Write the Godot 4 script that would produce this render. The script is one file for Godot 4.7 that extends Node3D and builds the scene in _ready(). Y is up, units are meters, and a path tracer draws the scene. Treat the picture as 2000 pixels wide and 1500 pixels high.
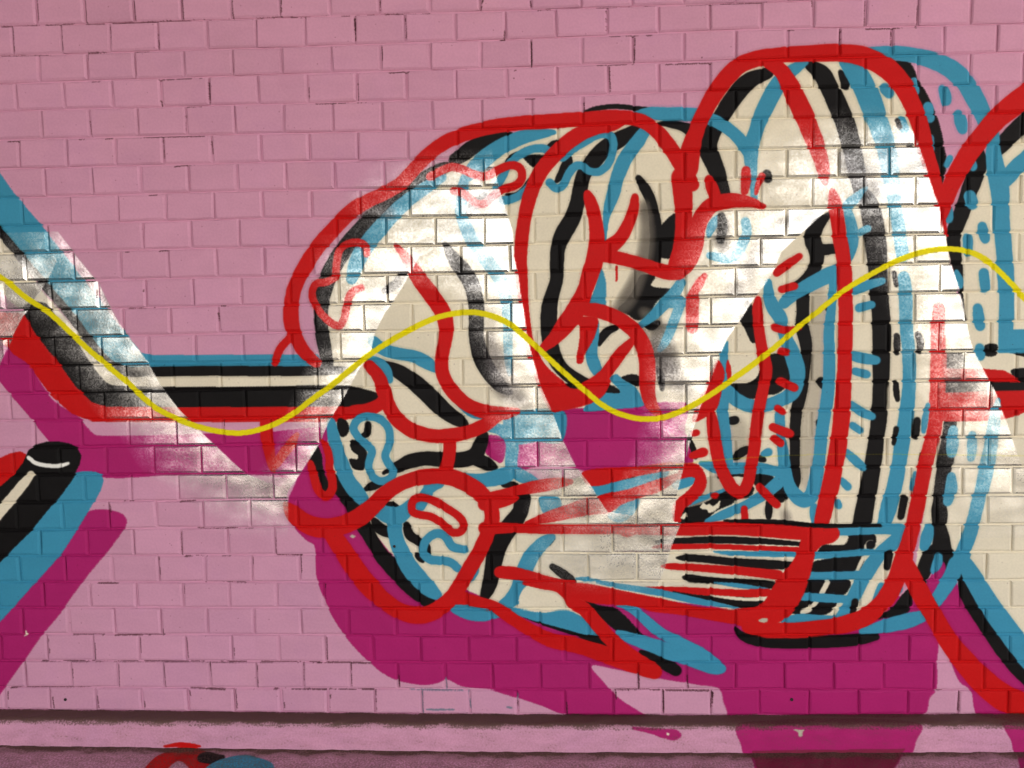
extends Node3D
# A painted brick wall seen from inside an open passage. Wall plane z = 0, camera in front of it at z = 2.02; the passage opens to daylight behind the camera and to the right.

const BASE := 0.474            # height of the ledge on which the bricks stand
const PITCH := 0.0748          # one course
const HEADER := 0.13           # one brick and its joint
const COL0 := -1.38265         # a perpend of the even courses
const LEFT := -1.70            # left edge of the painted sheet, metres
const TALL := 2000             # millimetres of wall above the ledge that carry the mural
const SCALE := 0.656           # mural pixels per millimetre
const W := 2048
const H := 1536

var mural: Image
var joints: Image
var silver: PackedFloat32Array
var brushes := {}
var rng := RandomNumberGenerator.new()
var paint: StandardMaterial3D
var bed: StandardMaterial3D
var a: PackedByteArray
var b: PackedByteArray
var c: PackedByteArray
var names := {}

# real paint colours, linear
const K := Vector3(0.006, 0.005, 0.005)
const B := Vector3(0.042, 0.235, 0.36)
const R := Vector3(0.48, 0.006, 0.006)
const M := Vector3(0.36, 0.014, 0.122)
const C := Vector3(0.68, 0.605, 0.46)
const P := Vector3(0.545, 0.262, 0.362)
const Y := Vector3(0.68, 0.58, 0.004)
const WH := Vector3(0.78, 0.75, 0.68)
const GREY := Vector3(0.43, 0.38, 0.29)
const SMOKE := Vector3(0.13, 0.11, 0.09)
const NAVY := Vector3(0.05, 0.042, 0.045)
const MAROON := Vector3(0.20, 0.016, 0.05)
const DIRT := Vector3(0.040, 0.012, 0.014)
const SLATE := Vector3(0.16, 0.17, 0.22)

func srgb(v: Vector3, a := 1.0) -> Color:
	var c := Color(v.x, v.y, v.z).linear_to_srgb()
	c.a = a
	return c

# ---------------------------------------------------------------- spray paint
func brush(v: Vector3, r: float, soft: float, a := 1.0) -> Image:
	r = snappedf(maxf(r, 0.75), 0.25)
	var key := [v, r, soft, a]
	if brushes.has(key):
		return brushes[key]
	var n := int(ceil(r + soft * 0.5)) * 2 + 3
	var im := Image.create_empty(n, n, false, Image.FORMAT_RGBA8)
	var mid := n / 2
	var c := srgb(v)
	for j in n:
		for i in n:
			var d := Vector2(i - mid, j - mid).length()
			c.a = a * clampf((r + soft * 0.5 - d) / soft, 0.0, 1.0)
			im.set_pixel(i, j, c)
	brushes[key] = im
	return im

func dab(v: Vector3, p: Vector2, r: float, soft := 2.6, a := 1.0) -> void:
	var b := brush(v, r, soft, a)
	var s := b.get_size()
	mural.blend_rect(b, Rect2i(Vector2i.ZERO, s), Vector2i(p.round()) - s / 2)

func curve(p: PackedVector3Array, closed: bool) -> PackedVector3Array:
	var q := PackedVector3Array()
	var n := p.size()
	if n < 3:
		closed = false
	for i in (n if closed else n - 1):
		var a := p[(i - 1 + n) % n] if closed or i > 0 else p[0] * 2.0 - p[1]
		var b := p[i]
		var c := p[(i + 1) % n]
		var d := p[(i + 2) % n] if closed or i + 2 < n else p[n - 1] * 2.0 - p[n - 2]
		var flat_len := Vector2(c.x - b.x, c.y - b.y).length()
		# chord-length knots keep the curve inside tight corners
		var t1 := pow(maxf(Vector2(b.x - a.x, b.y - a.y).length(), 0.01), 0.5)
		var t2 := pow(maxf(flat_len, 0.01), 0.5)
		var t3 := pow(maxf(Vector2(d.x - c.x, d.y - c.y).length(), 0.01), 0.5)
		var m1 := (c - b) + t2 * ((b - a) / t1 - (c - a) / (t1 + t2))
		var m2 := (c - b) + t2 * ((d - c) / t3 - (d - b) / (t2 + t3))
		var steps := maxi(2, int(flat_len / 1.6))
		for k in steps:
			var t := float(k) / steps
			q.append((2.0 * b - 2.0 * c + m1 + m2) * t * t * t + (-3.0 * b + 3.0 * c - 2.0 * m1 - m2) * t * t + m1 * t + b)
	if not closed:
		q.append(p[n - 1])
	return q

# a stroke of the can: x, depth and width in millimetres for each point
func s(v: Vector3, list: Array, soft := 2.8, a := 1.0) -> void:
	var p := PackedVector3Array()
	for i in list.size() / 3:
		p.append(Vector3(list[i * 3] * SCALE, list[i * 3 + 1] * SCALE, list[i * 3 + 2] * SCALE))
	if p.size() == 1:
		dab(v, Vector2(p[0].x, p[0].y), p[0].z * 0.5, soft, a)
		return
	var last := Vector2(-99, -99)
	var wob := rng.randf() * 50.0
	for q in curve(p, false):
		var here := Vector2(q.x, q.y)
		var r := maxf(q.z * 0.5, 0.6) * (1.0 + 0.025 * sin(wob + here.x * 0.11) * cos(wob + here.y * 0.09))
		if here.distance_to(last) < maxf(1.0, r * 0.16):
			continue
		last = here
		if r > 5.0 and a == 1.0:
			dab(v, here, r, 13.0, 0.05)     # overspray
		dab(v, here, r, soft, a)
		if r > 4.0 and rng.randf() < 0.35:
			dab(v, here + Vector2.from_angle(rng.randf() * TAU) * (r + rng.randf_range(0.5, 3.5)), 0.75, 1.5, 0.28)

# a filled area: x and depth in millimetres for each corner, smooth or straight
func f(v: Vector3, list: Array, smooth := true) -> void:
	var p := PackedVector3Array()
	for i in list.size() / 2:
		p.append(Vector3(list[i * 2] * SCALE, list[i * 2 + 1] * SCALE, 0.0))
	var q := curve(p, true) if smooth else p
	var lo := 1e9
	var hi := -1e9
	for k in q:
		lo = minf(lo, k.y)
		hi = maxf(hi, k.y)
	var c := srgb(v)
	for y in range(maxi(0, int(lo)), mini(H, int(hi) + 1)):
		var cuts := []
		for i in q.size():
			var a := q[i]
			var b := q[(i + 1) % q.size()]
			if (a.y <= y) != (b.y <= y):
				cuts.append(a.x + (b.x - a.x) * (y - a.y) / (b.y - a.y))
		cuts.sort()
		for i in range(0, cuts.size() - 1, 2):
			mural.fill_rect(Rect2i(int(round(cuts[i])), y, int(round(cuts[i + 1])) - int(round(cuts[i])), 1), c)
	for i in q.size():
		var a := Vector2(q[i].x, q[i].y)
		var b := Vector2(q[(i + 1) % q.size()].x, q[(i + 1) % q.size()].y)
		var n := maxi(1, int(a.distance_to(b) / 1.5))
		for k in n:
			dab(v, a.lerp(b, float(k) / n), 1.0, 2.6)

# a gap along a joint where the paint has not closed
func gap(x0: float, y0: float, x1: float, y1: float, w: float, v := DIRT) -> void:
	var a := Vector2(x0, y0) * SCALE
	var b := Vector2(x1, y1) * SCALE
	var n := int(a.distance_to(b) / 0.8) + 1
	var on := 1.0
	for k in n:
		on = clampf(on + rng.randf_range(-0.42, 0.42), -0.7, 1.4)
		if on > 0.15:
			dab(v, a.lerp(b, float(k) / n) + Vector2(rng.randf_range(-0.5, 0.5), rng.randf_range(-0.5, 0.5)), w * SCALE * 0.5 * clampf(on, 0.3, 1.0) * 0.75, 1.3, 0.6)

func paint_ground() -> void:
	mural = Image.create_empty(W, H, false, Image.FORMAT_RGBA8)
	mural.fill(srgb(P))
	for i in 700:   # rolled on unevenly
		var v := P * rng.randf_range(0.86, 1.12)
		if rng.randf() < 0.4:
			v = Vector3(P.x * 0.90, P.y * 0.97, P.z * 1.02)
		var r := rng.randf_range(10.0, 60.0)
		dab(v, Vector2(rng.randf() * W, rng.randf() * H), snappedf(r * 0.4, 4.0), snappedf(r, 12.0) + 12.0, 0.08)

func paint_dirt() -> void:
	# grime that lies on the top of the ledge and of the step below it
	var n := FastNoiseLite.new()
	n.seed = 5
	n.frequency = 0.035
	n.fractal_octaves = 4
	var fine := FastNoiseLite.new()
	fine.seed = 9
	fine.frequency = 0.22
	for y in range(int(1994 * SCALE), H):
		var t := y / SCALE - TALL
		for x in W:
			var g := n.get_noise_2d(x * 0.45, y * 1.3)
			var h := fine.get_noise_2d(x, y)
			var a := 0.0
			if t < 54.0:
				a = smoothstep(-3.0, 2.0, t + 5.0 * g + 4.0 * h) * (1.0 - 0.75 * smoothstep(46.0, 55.0, t + 9.0 * g + 9.0 * h)) * (0.9 + 0.35 * h)
			elif t < 123.0:
				a = 0.6 * smoothstep(5.0, 0.0, t - 54.0 + 9.0 * g + 9.0 * h) + 0.5 * smoothstep(0.40, 0.75, 0.5 * g + 0.75 * h) + 0.06 + 0.12 * h + 0.10 * g
			else:
				a = 0.85 * smoothstep(30.0, 2.0, t - 123.0 + 22.0 * g + 20.0 * h) + 0.26 + 0.6 * h + 0.2 * g
			if a > 0.01:
				var c := mural.get_pixel(x, y)
				var d := srgb(Vector3(0.088, 0.050, 0.038) * (1.0 + 0.8 * h))
				mural.set_pixel(x, y, c.lerp(d, clampf(a, 0.0, 0.97)))

# the clear silver: one leg of the wave, as depth, right edge, width of its fade to the left, strength
func leg(list: Array) -> void:
	for y in H / 2:
		var t := y * 2.0 / SCALE
		for i in list.size() / 4 - 1:
			var a := i * 4
			if t >= list[a] and t < list[a + 4]:
				var k: float = (t - list[a]) / (list[a + 4] - list[a])
				var right: float = lerpf(list[a + 1], list[a + 5], k) * SCALE * 0.5
				var fade: float = lerpf(list[a + 2], list[a + 6], k) * SCALE * 0.5
				var full: float = lerpf(list[a + 3], list[a + 7], k) * 0.01
				for x in range(maxi(0, int(right - fade)), mini(W / 2, int(right) + 2)):
					var m := clampf((x - right + fade) / fade, 0.0, 1.0)
					m = full * pow(m, 0.72) * clampf(right - x + 0.5, 0.0, 1.0)
					var at := y * (W / 2) + x
					silver[at] = maxf(silver[at], m)
				break

func numbered(called: String, parent: Node) -> String:
	var key := str(parent.get_instance_id()) + called
	var n: int = names.get(key, 0)
	names[key] = n + 1
	return called if n == 0 else "%s_%03d" % [called, n]

func part(called: String, mesh: Mesh, mat: Material, parent: Node) -> MeshInstance3D:
	var o := MeshInstance3D.new()
	o.name = numbered(called, parent)
	o.mesh = mesh
	if mat:
		o.material_override = mat
	parent.add_child(o, true)
	return o

# ---------------------------------------------------------------- bricks
var rows := []

func line(k: int, x: float) -> float:
	# height in metres above the ledge of the joint under course k
	if k <= 0:
		return sag(x)
	if k > 25:
		return line(25, x) + (k - 25) * PITCH
	var r: Array = rows[k - 1]
	var g := clampf((x + 1.42) / 0.655, 0.0, 3.999)
	var i := int(g)
	return lerpf(r[i], r[i + 1], g - i) * 0.001

func sag(x: float) -> float:
	# the ledge is not quite level
	var r := [9.9, 3.7, -1.3, -1.0, 4.5]
	var g := clampf((x + 1.42) / 0.655, 0.0, 3.999)
	var i := int(g)
	return lerpf(r[i], r[i + 1], g - i) * 0.001

func uv(x: float, t: float) -> Vector2:
	return Vector2((x - LEFT) * 1000.0 * SCALE / W, (TALL - t * 1000.0) * SCALE / H)

func lay_brick(st: SurfaceTool, x0: float, x1: float, k: int, first: int) -> int:
	rng.seed = 7000 + k * 211 + int(x0 * 1000.0)
	var b0 := line(k, x0)
	var b1 := line(k, x1)
	var t0 := line(k + 1, x0)
	var t1 := line(k + 1, x1)
	var q := [Vector2(x0, b0), Vector2(x1, b1), Vector2(x1, t1), Vector2(x0, t0)]
	var inner := rng.randf_range(0.0005, 0.0016)
	for i in 4:
		q[i] += Vector2(rng.randf_range(-0.0012, 0.0012), rng.randf_range(-0.0008, 0.0008))
	var mid: Vector2 = (q[0] + q[1] + q[2] + q[3]) * 0.25
	var proud := rng.randf_range(-0.0006, 0.0006)
	var tilt := Vector2(rng.randf_range(-0.036, 0.036), rng.randf_range(-0.036, 0.036))
	# worn chamfers, thick with paint: below, right, above, left
	var wear := [rng.randf_range(0.0046, 0.0062), rng.randf_range(0.0058, 0.0078), rng.randf_range(0.0022, 0.0040), rng.randf_range(0.0030, 0.0046)]
	var deep := [rng.randf_range(0.0026, 0.0036), rng.randf_range(0.0019, 0.0028)]
	var corner := [Vector2(-1, -1), Vector2(1, -1), Vector2(1, 1), Vector2(-1, 1)]
	var soak := Color.WHITE * rng.randf_range(0.93, 1.0)      # no two bricks took the paint alike
	soak.a = 1.0
	var face := Vector3(-tilt.x, -tilt.y, 1).normalized()
	for r in 4:
		for i in 4:
			var wx: float = wear[3] if corner[i].x < 0 else wear[1]
			var wy: float = wear[0] if corner[i].y < 0 else wear[2]
			var share: float = [0.0, 0.0, 0.84, 1.0][r]
			var inset: float = 0.0009 + inner + (0.0004 if r > 0 else 0.0)
			var p: Vector2 = q[i] - Vector2(corner[i].x * (inset + wx * share), corner[i].y * (inset + wy * share))
			var z: float = [-0.0090, -(deep[0] if corner[i].y < 0 else deep[1]), -0.0002, 0.0][r] + proud + (p.x - mid.x) * tilt.x + (p.y - mid.y) * tilt.y
			# the two edges that meet at a corner keep their own normals
			for e in 2:
				var side := Vector3(0, corner[i].y, 0) if e == 0 else Vector3(corner[i].x, 0, 0)
				var fall: float = deep[0] if e == 0 and corner[i].y < 0 else deep[1]
				var slope := (side * fall + face * (wy if e == 0 else wx)).normalized()
				var n: Vector3 = [side, slope, slope, face][r]
				st.set_normal(n.normalized())
				st.set_uv(uv(p.x, p.y))
				st.set_color(soak)
				st.add_vertex(Vector3(p.x, p.y, z))
	# indices: vertex(r, i, e) = first + r * 8 + i * 2 + e
	var edges := [[0, 1, 0], [1, 2, 1], [2, 3, 0], [3, 0, 1]]
	for r in 3:
		for e in edges:
			var a: int = first + r * 8 + e[0] * 2 + e[2]
			var b: int = first + r * 8 + e[1] * 2 + e[2]
			for v in [a, a + 8, b, b, a + 8, b + 8]:
				st.add_index(v)
	for v in [0, 4, 2, 0, 6, 4]:
		st.add_index(first + 24 + v)
	return first + 32

func strip(profile: Array, uvs: Array, x0: float, x1: float, step: float, rough: float, sd: int) -> ArrayMesh:
	# a length of rough concrete drawn along x: profile of (z, height above the ledge), with the mural's depth for each
	var n := FastNoiseLite.new()
	n.seed = sd
	n.frequency = 9.0
	n.fractal_octaves = 3
	var st := SurfaceTool.new()
	st.begin(Mesh.PRIMITIVE_TRIANGLES)
	var cols := int((x1 - x0) / step) + 1
	for c in cols:
		var x := x0 + c * step
		for i in profile.size():
			var p: Array = profile[i]
			var k := rough if i > 0 and i < profile.size() - 1 else 0.0
			st.set_uv(Vector2((x - LEFT) * 1000.0 * SCALE / W, (TALL + uvs[i]) * SCALE / H))
			st.add_vertex(Vector3(x, sag(x) + p[1] + k * 0.8 * n.get_noise_2d(x * 1.3, i * 0.6), p[0] + k * n.get_noise_2d(x, 7.0 + i * 0.35)))
	var m := profile.size()
	for c in cols - 1:
		for i in m - 1:
			var a := c * m + i
			for v in [a, a + m, a + 1, a + 1, a + m, a + m + 1]:
				st.add_index(v)
	st.generate_normals()
	return st.commit()

func concrete(v: Vector3, sd: int) -> StandardMaterial3D:
	var m := StandardMaterial3D.new()
	m.albedo_color = srgb(v)
	m.roughness = 0.9
	var n := FastNoiseLite.new()
	n.seed = sd
	n.frequency = 0.02
	n.fractal_octaves = 5
	var t := NoiseTexture2D.new()
	t.noise = n
	t.width = 512
	t.height = 512
	t.seamless = true
	var g := Gradient.new()
	g.set_color(0, Color(0.72, 0.71, 0.69))
	g.set_color(1, Color(1, 1, 1))
	t.color_ramp = g
	m.albedo_texture = t
	m.uv1_triplanar = true
	m.uv1_world_triplanar = true
	m.uv1_scale = Vector3(0.4, 0.4, 0.4)
	return m

func block(called: String, size: Vector3, at: Vector3, mat: Material, label: String) -> void:
	var o := MeshInstance3D.new()
	o.name = called
	var b := BoxMesh.new()
	b.size = size
	o.mesh = b
	o.material_override = mat
	o.position = at
	o.set_meta("kind", "structure")
	o.set_meta("label", label)
	add_child(o, true)

func _ready() -> void:
	rng.seed = 20
	# camera
	var cam := Camera3D.new()
	cam.name = "camera"
	cam.fov = 53.13
	cam.near = 0.05
	cam.far = 400.0
	cam.transform = Transform3D(Basis(Vector3(0.999068, -0.017368, -0.039515), Vector3(0.014874, 0.997930, -0.062566), Vector3(0.040520, 0.061920, 0.997258)), Vector3(0, 1.4996, 2.0239))
	add_child(cam)
	cam.current = true
	# daylight outside the passage
	var sky_mat := ProceduralSkyMaterial.new()
	sky_mat.sky_top_color = Color(0.50, 0.60, 0.76)
	sky_mat.sky_horizon_color = Color(1.0, 0.98, 0.945)
	sky_mat.sky_curve = 0.42
	sky_mat.ground_bottom_color = Color(0.45, 0.42, 0.38)
	sky_mat.ground_horizon_color = Color(0.80, 0.78, 0.74)
	sky_mat.sky_energy_multiplier = 1.0
	var sky := Sky.new()
	sky.sky_material = sky_mat
	var env := Environment.new()
	env.background_mode = Environment.BG_SKY
	env.sky = sky
	env.tonemap_mode = Environment.TONE_MAPPER_LINEAR
	env.tonemap_exposure = 4.3
	env.sdfgi_enabled = true
	env.ssao_enabled = true
	env.ssil_enabled = true
	var we := WorldEnvironment.new()
	we.name = "world"
	we.environment = env
	add_child(we)
	var sun := DirectionalLight3D.new()
	sun.name = "sun"
	sun.light_energy = 1.5
	sun.light_color = Color(1.0, 0.94, 0.85)
	sun.light_angular_distance = 0.5
	sun.shadow_enabled = true
	sun.rotation_degrees = Vector3(-52, 28, 0)
	add_child(sun)
	# the passage: pavement, ceiling and the closed end
	var ground := MeshInstance3D.new()
	ground.name = "pavement"
	var pm := PlaneMesh.new()
	pm.size = Vector2(300, 300)
	ground.mesh = pm
	ground.material_override = concrete(Vector3(0.32, 0.305, 0.275), 3)
	ground.set_meta("kind", "structure")
	ground.set_meta("label", "grey paved ground in front of the painted wall")
	add_child(ground, true)
	var dark := concrete(Vector3(0.11, 0.105, 0.10), 4)
	block("asphalt_path", Vector3(10.4, 0.02, 5.5), Vector3(0.25, 0.014, 2.75), concrete(Vector3(0.05, 0.05, 0.05), 5), "dark asphalt path along the foot of the wall")
	block("forecourt", Vector3(40.0, 0.03, 40.0), Vector3(25.9, 0.02, 4.0), concrete(Vector3(0.70, 0.68, 0.64), 7), "pale concrete forecourt beside the passage")
	block("concrete_ceiling", Vector3(11.2, 0.35, 5.9), Vector3(0.2, 4.175, 2.6), dark, "concrete ceiling over the passage")
	block("end_wall", Vector3(0.3, 4.0, 5.54), Vector3(-4.85, 2.0, 2.775), dark, "concrete wall closing the passage at one end")

	# the mural
	paint_ground()
	rows = [
		[74, 72, 69, 71, 69],
		[150, 147, 144, 145, 145],
		[225, 223, 216, 218, 219],
		[300, 298, 291, 292, 292],
		[372, 369, 368, 367, 365],
		[446, 444, 445, 442, 440],
		[517, 521, 520, 518, 513],
		[594, 597, 595, 593, 591],
		[670, 668, 675, 671, 665],
		[746, 746, 750, 746, 744],
		[820, 818, 822, 820, 816],
		[894, 896, 895, 895, 890],
		[969, 969, 968, 970, 966],
		[1044, 1047, 1043, 1044, 1042],
		[1120, 1120, 1116, 1120, 1118],
		[1195, 1196, 1192, 1195, 1192],
		[1272, 1274, 1265, 1269, 1268],
		[1345, 1349, 1337, 1343, 1339],
		[1419, 1421, 1414, 1419, 1415],
		[1495, 1494, 1490, 1494, 1490],
		[1572, 1568, 1564, 1570, 1567],
		[1646, 1644, 1641, 1644, 1638],
		[1717, 1719, 1718, 1718, 1716],
		[1790, 1788, 1788, 1794, 1785],
		[1865, 1863, 1861, 1860, 1857],
	]
	f(M, [259, 972, 289, 997, 315, 1039, 374, 1130, 436, 1169, 456, 1194, 483, 1222, 504, 1225, 709, 1224, 787, 1222, 927, 1222, 1149, 1225, 1146, 1334, 894, 1332, 697, 1332, 505, 1336, 428, 1317, 361, 1243, 307, 1171, 228, 1072, 149, 953, 154, 870])
	f(M, [453, 1433, 515, 1429, 550, 1442, 558, 1459, 545, 1485, 517, 1521, 426, 1625, 348, 1725, 305, 1772, 247, 1849, 183, 1929, 127, 2002, 83, 2003, 100, 1732, 190, 1689, 284, 1574, 360, 1518])
	f(M, [1063, 1306, 1026, 1368, 1003, 1423, 1010, 1459, 1029, 1487, 1056, 1515, 1074, 1526, 1078, 1557, 1078, 1607, 1088, 1649, 1107, 1699, 1132, 1749, 1173, 1806, 1214, 1849, 1248, 1879, 1283, 1899, 1325, 1910, 1367, 1915, 1402, 1909, 1426, 1900, 1464, 1917, 1548, 1930, 1603, 1946, 1686, 1974, 1758, 2000, 2289, 1998, 2696, 1997, 2710, 1949, 2725, 1929, 2728, 1853, 2731, 1794, 2727, 1725, 2554, 1655, 2153, 1585, 1608, 1651, 1472, 1581, 1267, 1440, 1174, 1328])
	f(P, [1821, 1865, 1880, 1874, 1935, 1886, 2017, 1903, 2099, 1917, 2157, 1928, 2168, 1962, 2176, 2004, 1983, 2005, 1934, 1979, 1886, 1945, 1852, 1907])
	f(M, [2741, 1585, 2765, 1629, 2792, 1670, 2820, 1725, 2874, 1808, 2969, 1932, 3063, 2030, 3064, 2057, 2841, 2002, 2818, 1928, 2790, 1905, 2756, 1822, 2731, 1766, 2687, 1697, 2706, 1629])
	f(C, [1501, 511, 1576, 467, 1669, 448, 1762, 440, 1867, 430, 1946, 436, 1991, 428, 2063, 435, 2083, 464, 2089, 455, 2126, 392, 2180, 323, 2245, 290, 2347, 280, 2513, 283, 2590, 330, 2655, 414, 2688, 517, 2716, 633, 2732, 737, 2760, 867, 2792, 973, 2813, 1039, 2846, 1105, 2757, 1183, 2720, 1263, 2702, 1343, 2684, 1451, 2666, 1519, 2640, 1601, 2608, 1697, 2555, 1745, 2422, 1759, 2261, 1744, 2153, 1702, 2059, 1688, 1926, 1674, 1793, 1655, 1827, 1708, 1824, 1745, 1758, 1733, 1690, 1722, 1607, 1705, 1539, 1676, 1470, 1651, 1414, 1672, 1373, 1650, 1278, 1545, 1225, 1474, 1184, 1432, 1144, 1376, 1119, 1306, 1121, 1244, 1136, 1203, 1152, 1148, 1208, 1121, 1182, 1053, 1142, 1011, 1130, 956, 1135, 889, 1155, 808, 1193, 715, 1249, 657, 1331, 606, 1427, 555])
	f(C, [3022, 450, 2934, 473, 2854, 534, 2805, 622, 2793, 648, 2760, 724, 2761, 815, 2778, 920, 2755, 1051, 2744, 1183, 2714, 1317, 2697, 1451, 2685, 1533, 2712, 1581, 2751, 1567, 2786, 1595, 2818, 1643, 2886, 1746, 2967, 1863, 3062, 1988])
	f(M, [1622, 1253, 1683, 1251, 1727, 1199, 1752, 1173, 1860, 1167, 1967, 1157, 2034, 1155, 2076, 1161, 2068, 1228, 2080, 1258, 2089, 1296, 2087, 1317, 1939, 1325, 1804, 1337, 1668, 1330, 1634, 1325, 1617, 1305])
	f(B, [1596, 1184, 1671, 1169, 1732, 1170, 1756, 1181, 1744, 1254, 1683, 1253, 1615, 1255])
	f(P, [1655, 1331, 1750, 1323, 1804, 1337, 1797, 1344, 1681, 1363])
	f(M, [1543, 1239, 1602, 1247, 1597, 1277, 1584, 1307, 1568, 1301, 1546, 1282])
	f(M, [1099, 1285, 1069, 1340, 1026, 1371, 1045, 1438, 1114, 1464, 1174, 1443, 1155, 1404, 1134, 1355, 1119, 1299])
	f(C, [2705, 1317, 2755, 1317, 2744, 1452, 2735, 1533, 2715, 1594, 2670, 1604, 2684, 1506], false)
	f(C, [1115, 1011, 1218, 1010, 1216, 1059, 1113, 1057], false)
	f(C, [174, 557, 238, 667, 536, 1019, 654, 1043, 1099, 1054, 1196, 1058, 1208, 1104, 553, 1093, 485, 1044, 360, 870, 303, 876, 229, 817, 161, 761])
	f(B, [183, 412, 261, 520, 293, 568, 368, 660, 417, 728, 476, 808, 529, 880, 581, 950, 622, 1003, 656, 1009, 1101, 1014, 1113, 1046, 654, 1042, 570, 1037, 535, 1031, 472, 950, 419, 875, 366, 810, 308, 730, 253, 658, 173, 571], false)
	s(K, [172, 587, 21, 252, 674, 21, 307, 741, 21, 373, 824, 21, 426, 889, 21, 478, 963, 21, 531, 1026, 20, 577, 1049, 24, 640, 1051, 24, 794, 1052, 24, 961, 1055, 24, 1127, 1057, 22, 1196, 1056, 16])
	s(K, [1099, 1065, 5.5, 1196, 1062, 5.5])
	f(K, [303, 873, 361, 863, 396, 905, 433, 951, 492, 1045, 528, 1084, 574, 1091, 694, 1095, 931, 1098, 1194, 1102, 1269, 1129, 1234, 1149, 1193, 1154, 649, 1148, 508, 1152, 460, 1118, 387, 1019, 334, 949])
	f(R, [154, 884, 302, 890, 334, 949, 387, 1019, 440, 1096, 478, 1133, 515, 1146, 691, 1150, 1193, 1155, 1255, 1147, 1261, 1163, 1226, 1179, 1178, 1185, 1150, 1192, 690, 1187, 478, 1183, 422, 1160, 368, 1112, 302, 1018, 268, 997, 221, 941, 154, 870], false)
	s(R, [1192, 1166, 33, 1227, 1163, 33, 1255, 1153, 33, 1276, 1136, 27])
	f(R, [125, 1331, 200, 1289, 244, 1270, 273, 1265, 287, 1273, 283, 1297, 262, 1339, 210, 1367, 118, 1444], false)
	f(M, [388, 1263, 436, 1306, 426, 1355, 383, 1348])
	f(B, [398, 1336, 428, 1324, 449, 1321, 478, 1323, 494, 1332, 499, 1346, 489, 1373, 450, 1433, 372, 1546, 281, 1639, 188, 1735, 94, 1827, 106, 1645, 276, 1474], false)
	f(K, [297, 1262, 314, 1248, 346, 1240, 378, 1239, 410, 1245, 431, 1258, 440, 1278, 435, 1299, 412, 1341, 374, 1390, 348, 1415, 290, 1481, 198, 1567, 105, 1660, 117, 1459, 195, 1374, 240, 1339, 279, 1297], false)
	s(WH, [294, 1280, 10.0, 312, 1295, 10.0, 343, 1303, 10.0, 379, 1304, 10.0, 405, 1298, 7.1])
	s(C, [299, 1326, 17, 275, 1354, 24, 237, 1396, 25, 206, 1428, 27, 159, 1480, 29, 113, 1530, 25])
	s(K, [1817, 399, 5.3, 1848, 392, 10.5, 1894, 389, 10.5, 1952, 395, 10.5, 2005, 400, 5.2])
	s(K, [2283, 316, 26, 2234, 335, 41, 2196, 375, 44, 2167, 419, 41, 2141, 457, 47, 2129, 495, 47, 2141, 528, 44, 2157, 567, 39, 2168, 600, 31, 2178, 626, 21])
	s(K, [2004, 434, 7.8, 2037, 436, 18, 2070, 445, 23, 2092, 459, 29])
	s(K, [2386, 300, 23, 2418, 324, 41, 2440, 363, 44, 2461, 408, 46, 2477, 447, 46, 2486, 479, 46, 2495, 512, 46, 2503, 550, 44, 2512, 589, 39, 2520, 628, 33])
	s(K, [2463, 319, 10.2, 2476, 339, 23, 2478, 355, 18])
	f(K, [2577, 299, 2622, 299, 2634, 303, 2654, 338, 2683, 389, 2709, 454, 2723, 511, 2730, 556, 2718, 607, 2709, 588, 2688, 517, 2655, 414, 2618, 337])
	s(K, [3020, 384, 40, 2971, 420, 40, 2928, 453, 43, 2891, 487, 40, 2866, 515, 35, 2850, 534, 20])
	s(K, [2813, 523, 15, 2815, 556, 33, 2800, 597, 41, 2783, 641, 38, 2771, 679, 38, 2759, 711, 38, 2752, 745, 33, 2759, 789, 26, 2765, 822, 21, 2771, 857, 11.5, 2777, 900, 6.4, 2787, 953, 5.1])
	s(K, [1626, 449, 8.0, 1576, 461, 27, 1529, 480, 37, 1495, 502, 35, 1475, 514, 27])
	s(K, [1454, 531, 27, 1427, 542, 32, 1386, 563, 32, 1338, 593, 36, 1297, 625, 39, 1255, 657, 41, 1220, 693, 41, 1185, 731, 44, 1157, 771, 44, 1135, 811, 44, 1121, 851, 41, 1114, 888, 38, 1112, 929, 36, 1116, 970, 36, 1123, 1011, 33, 1127, 1045, 28])
	s(K, [1447, 728, 10.8, 1470, 768, 32, 1496, 802, 40, 1516, 837, 40, 1526, 883, 40, 1526, 930, 38, 1525, 970, 38, 1534, 1018, 41, 1551, 1056, 43, 1577, 1093, 38, 1597, 1113, 24, 1615, 1122, 10.8])
	s(K, [1337, 796, 19, 1318, 829, 22, 1298, 842, 22, 1281, 849, 10.9])
	s(K, [1948, 448, 24, 1909, 470, 39, 1866, 495, 42, 1837, 526, 42, 1813, 558, 37, 1802, 597, 37, 1793, 637, 37, 1782, 669, 40, 1761, 704, 43, 1744, 741, 37, 1740, 780, 36, 1738, 827, 32, 1729, 860, 35, 1719, 897, 40, 1717, 940, 42, 1718, 980, 40, 1727, 1021, 38, 1744, 1055, 35, 1773, 1082, 35, 1807, 1100, 30, 1833, 1106, 16])
	f(K, [1750, 1105, 1780, 1100, 1807, 1103, 1793, 1112, 1769, 1114])
	s(K, [1953, 570, 13, 1967, 594, 24, 1981, 621, 24, 1991, 654, 26, 1996, 694, 29, 1999, 727, 32, 1996, 760, 34, 1992, 788, 32])
	f(K, [2010, 698, 2049, 666, 2046, 734, 2036, 776, 2009, 773, 1996, 746])
	s(K, [1755, 472, 7.9, 1735, 482, 19, 1724, 494, 21])
	s(K, [1641, 502, 10.6, 1625, 512, 16, 1615, 522, 10.6])
	f(K, [1659, 510, 1688, 506, 1713, 511, 1707, 527, 1683, 534, 1668, 523])
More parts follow.
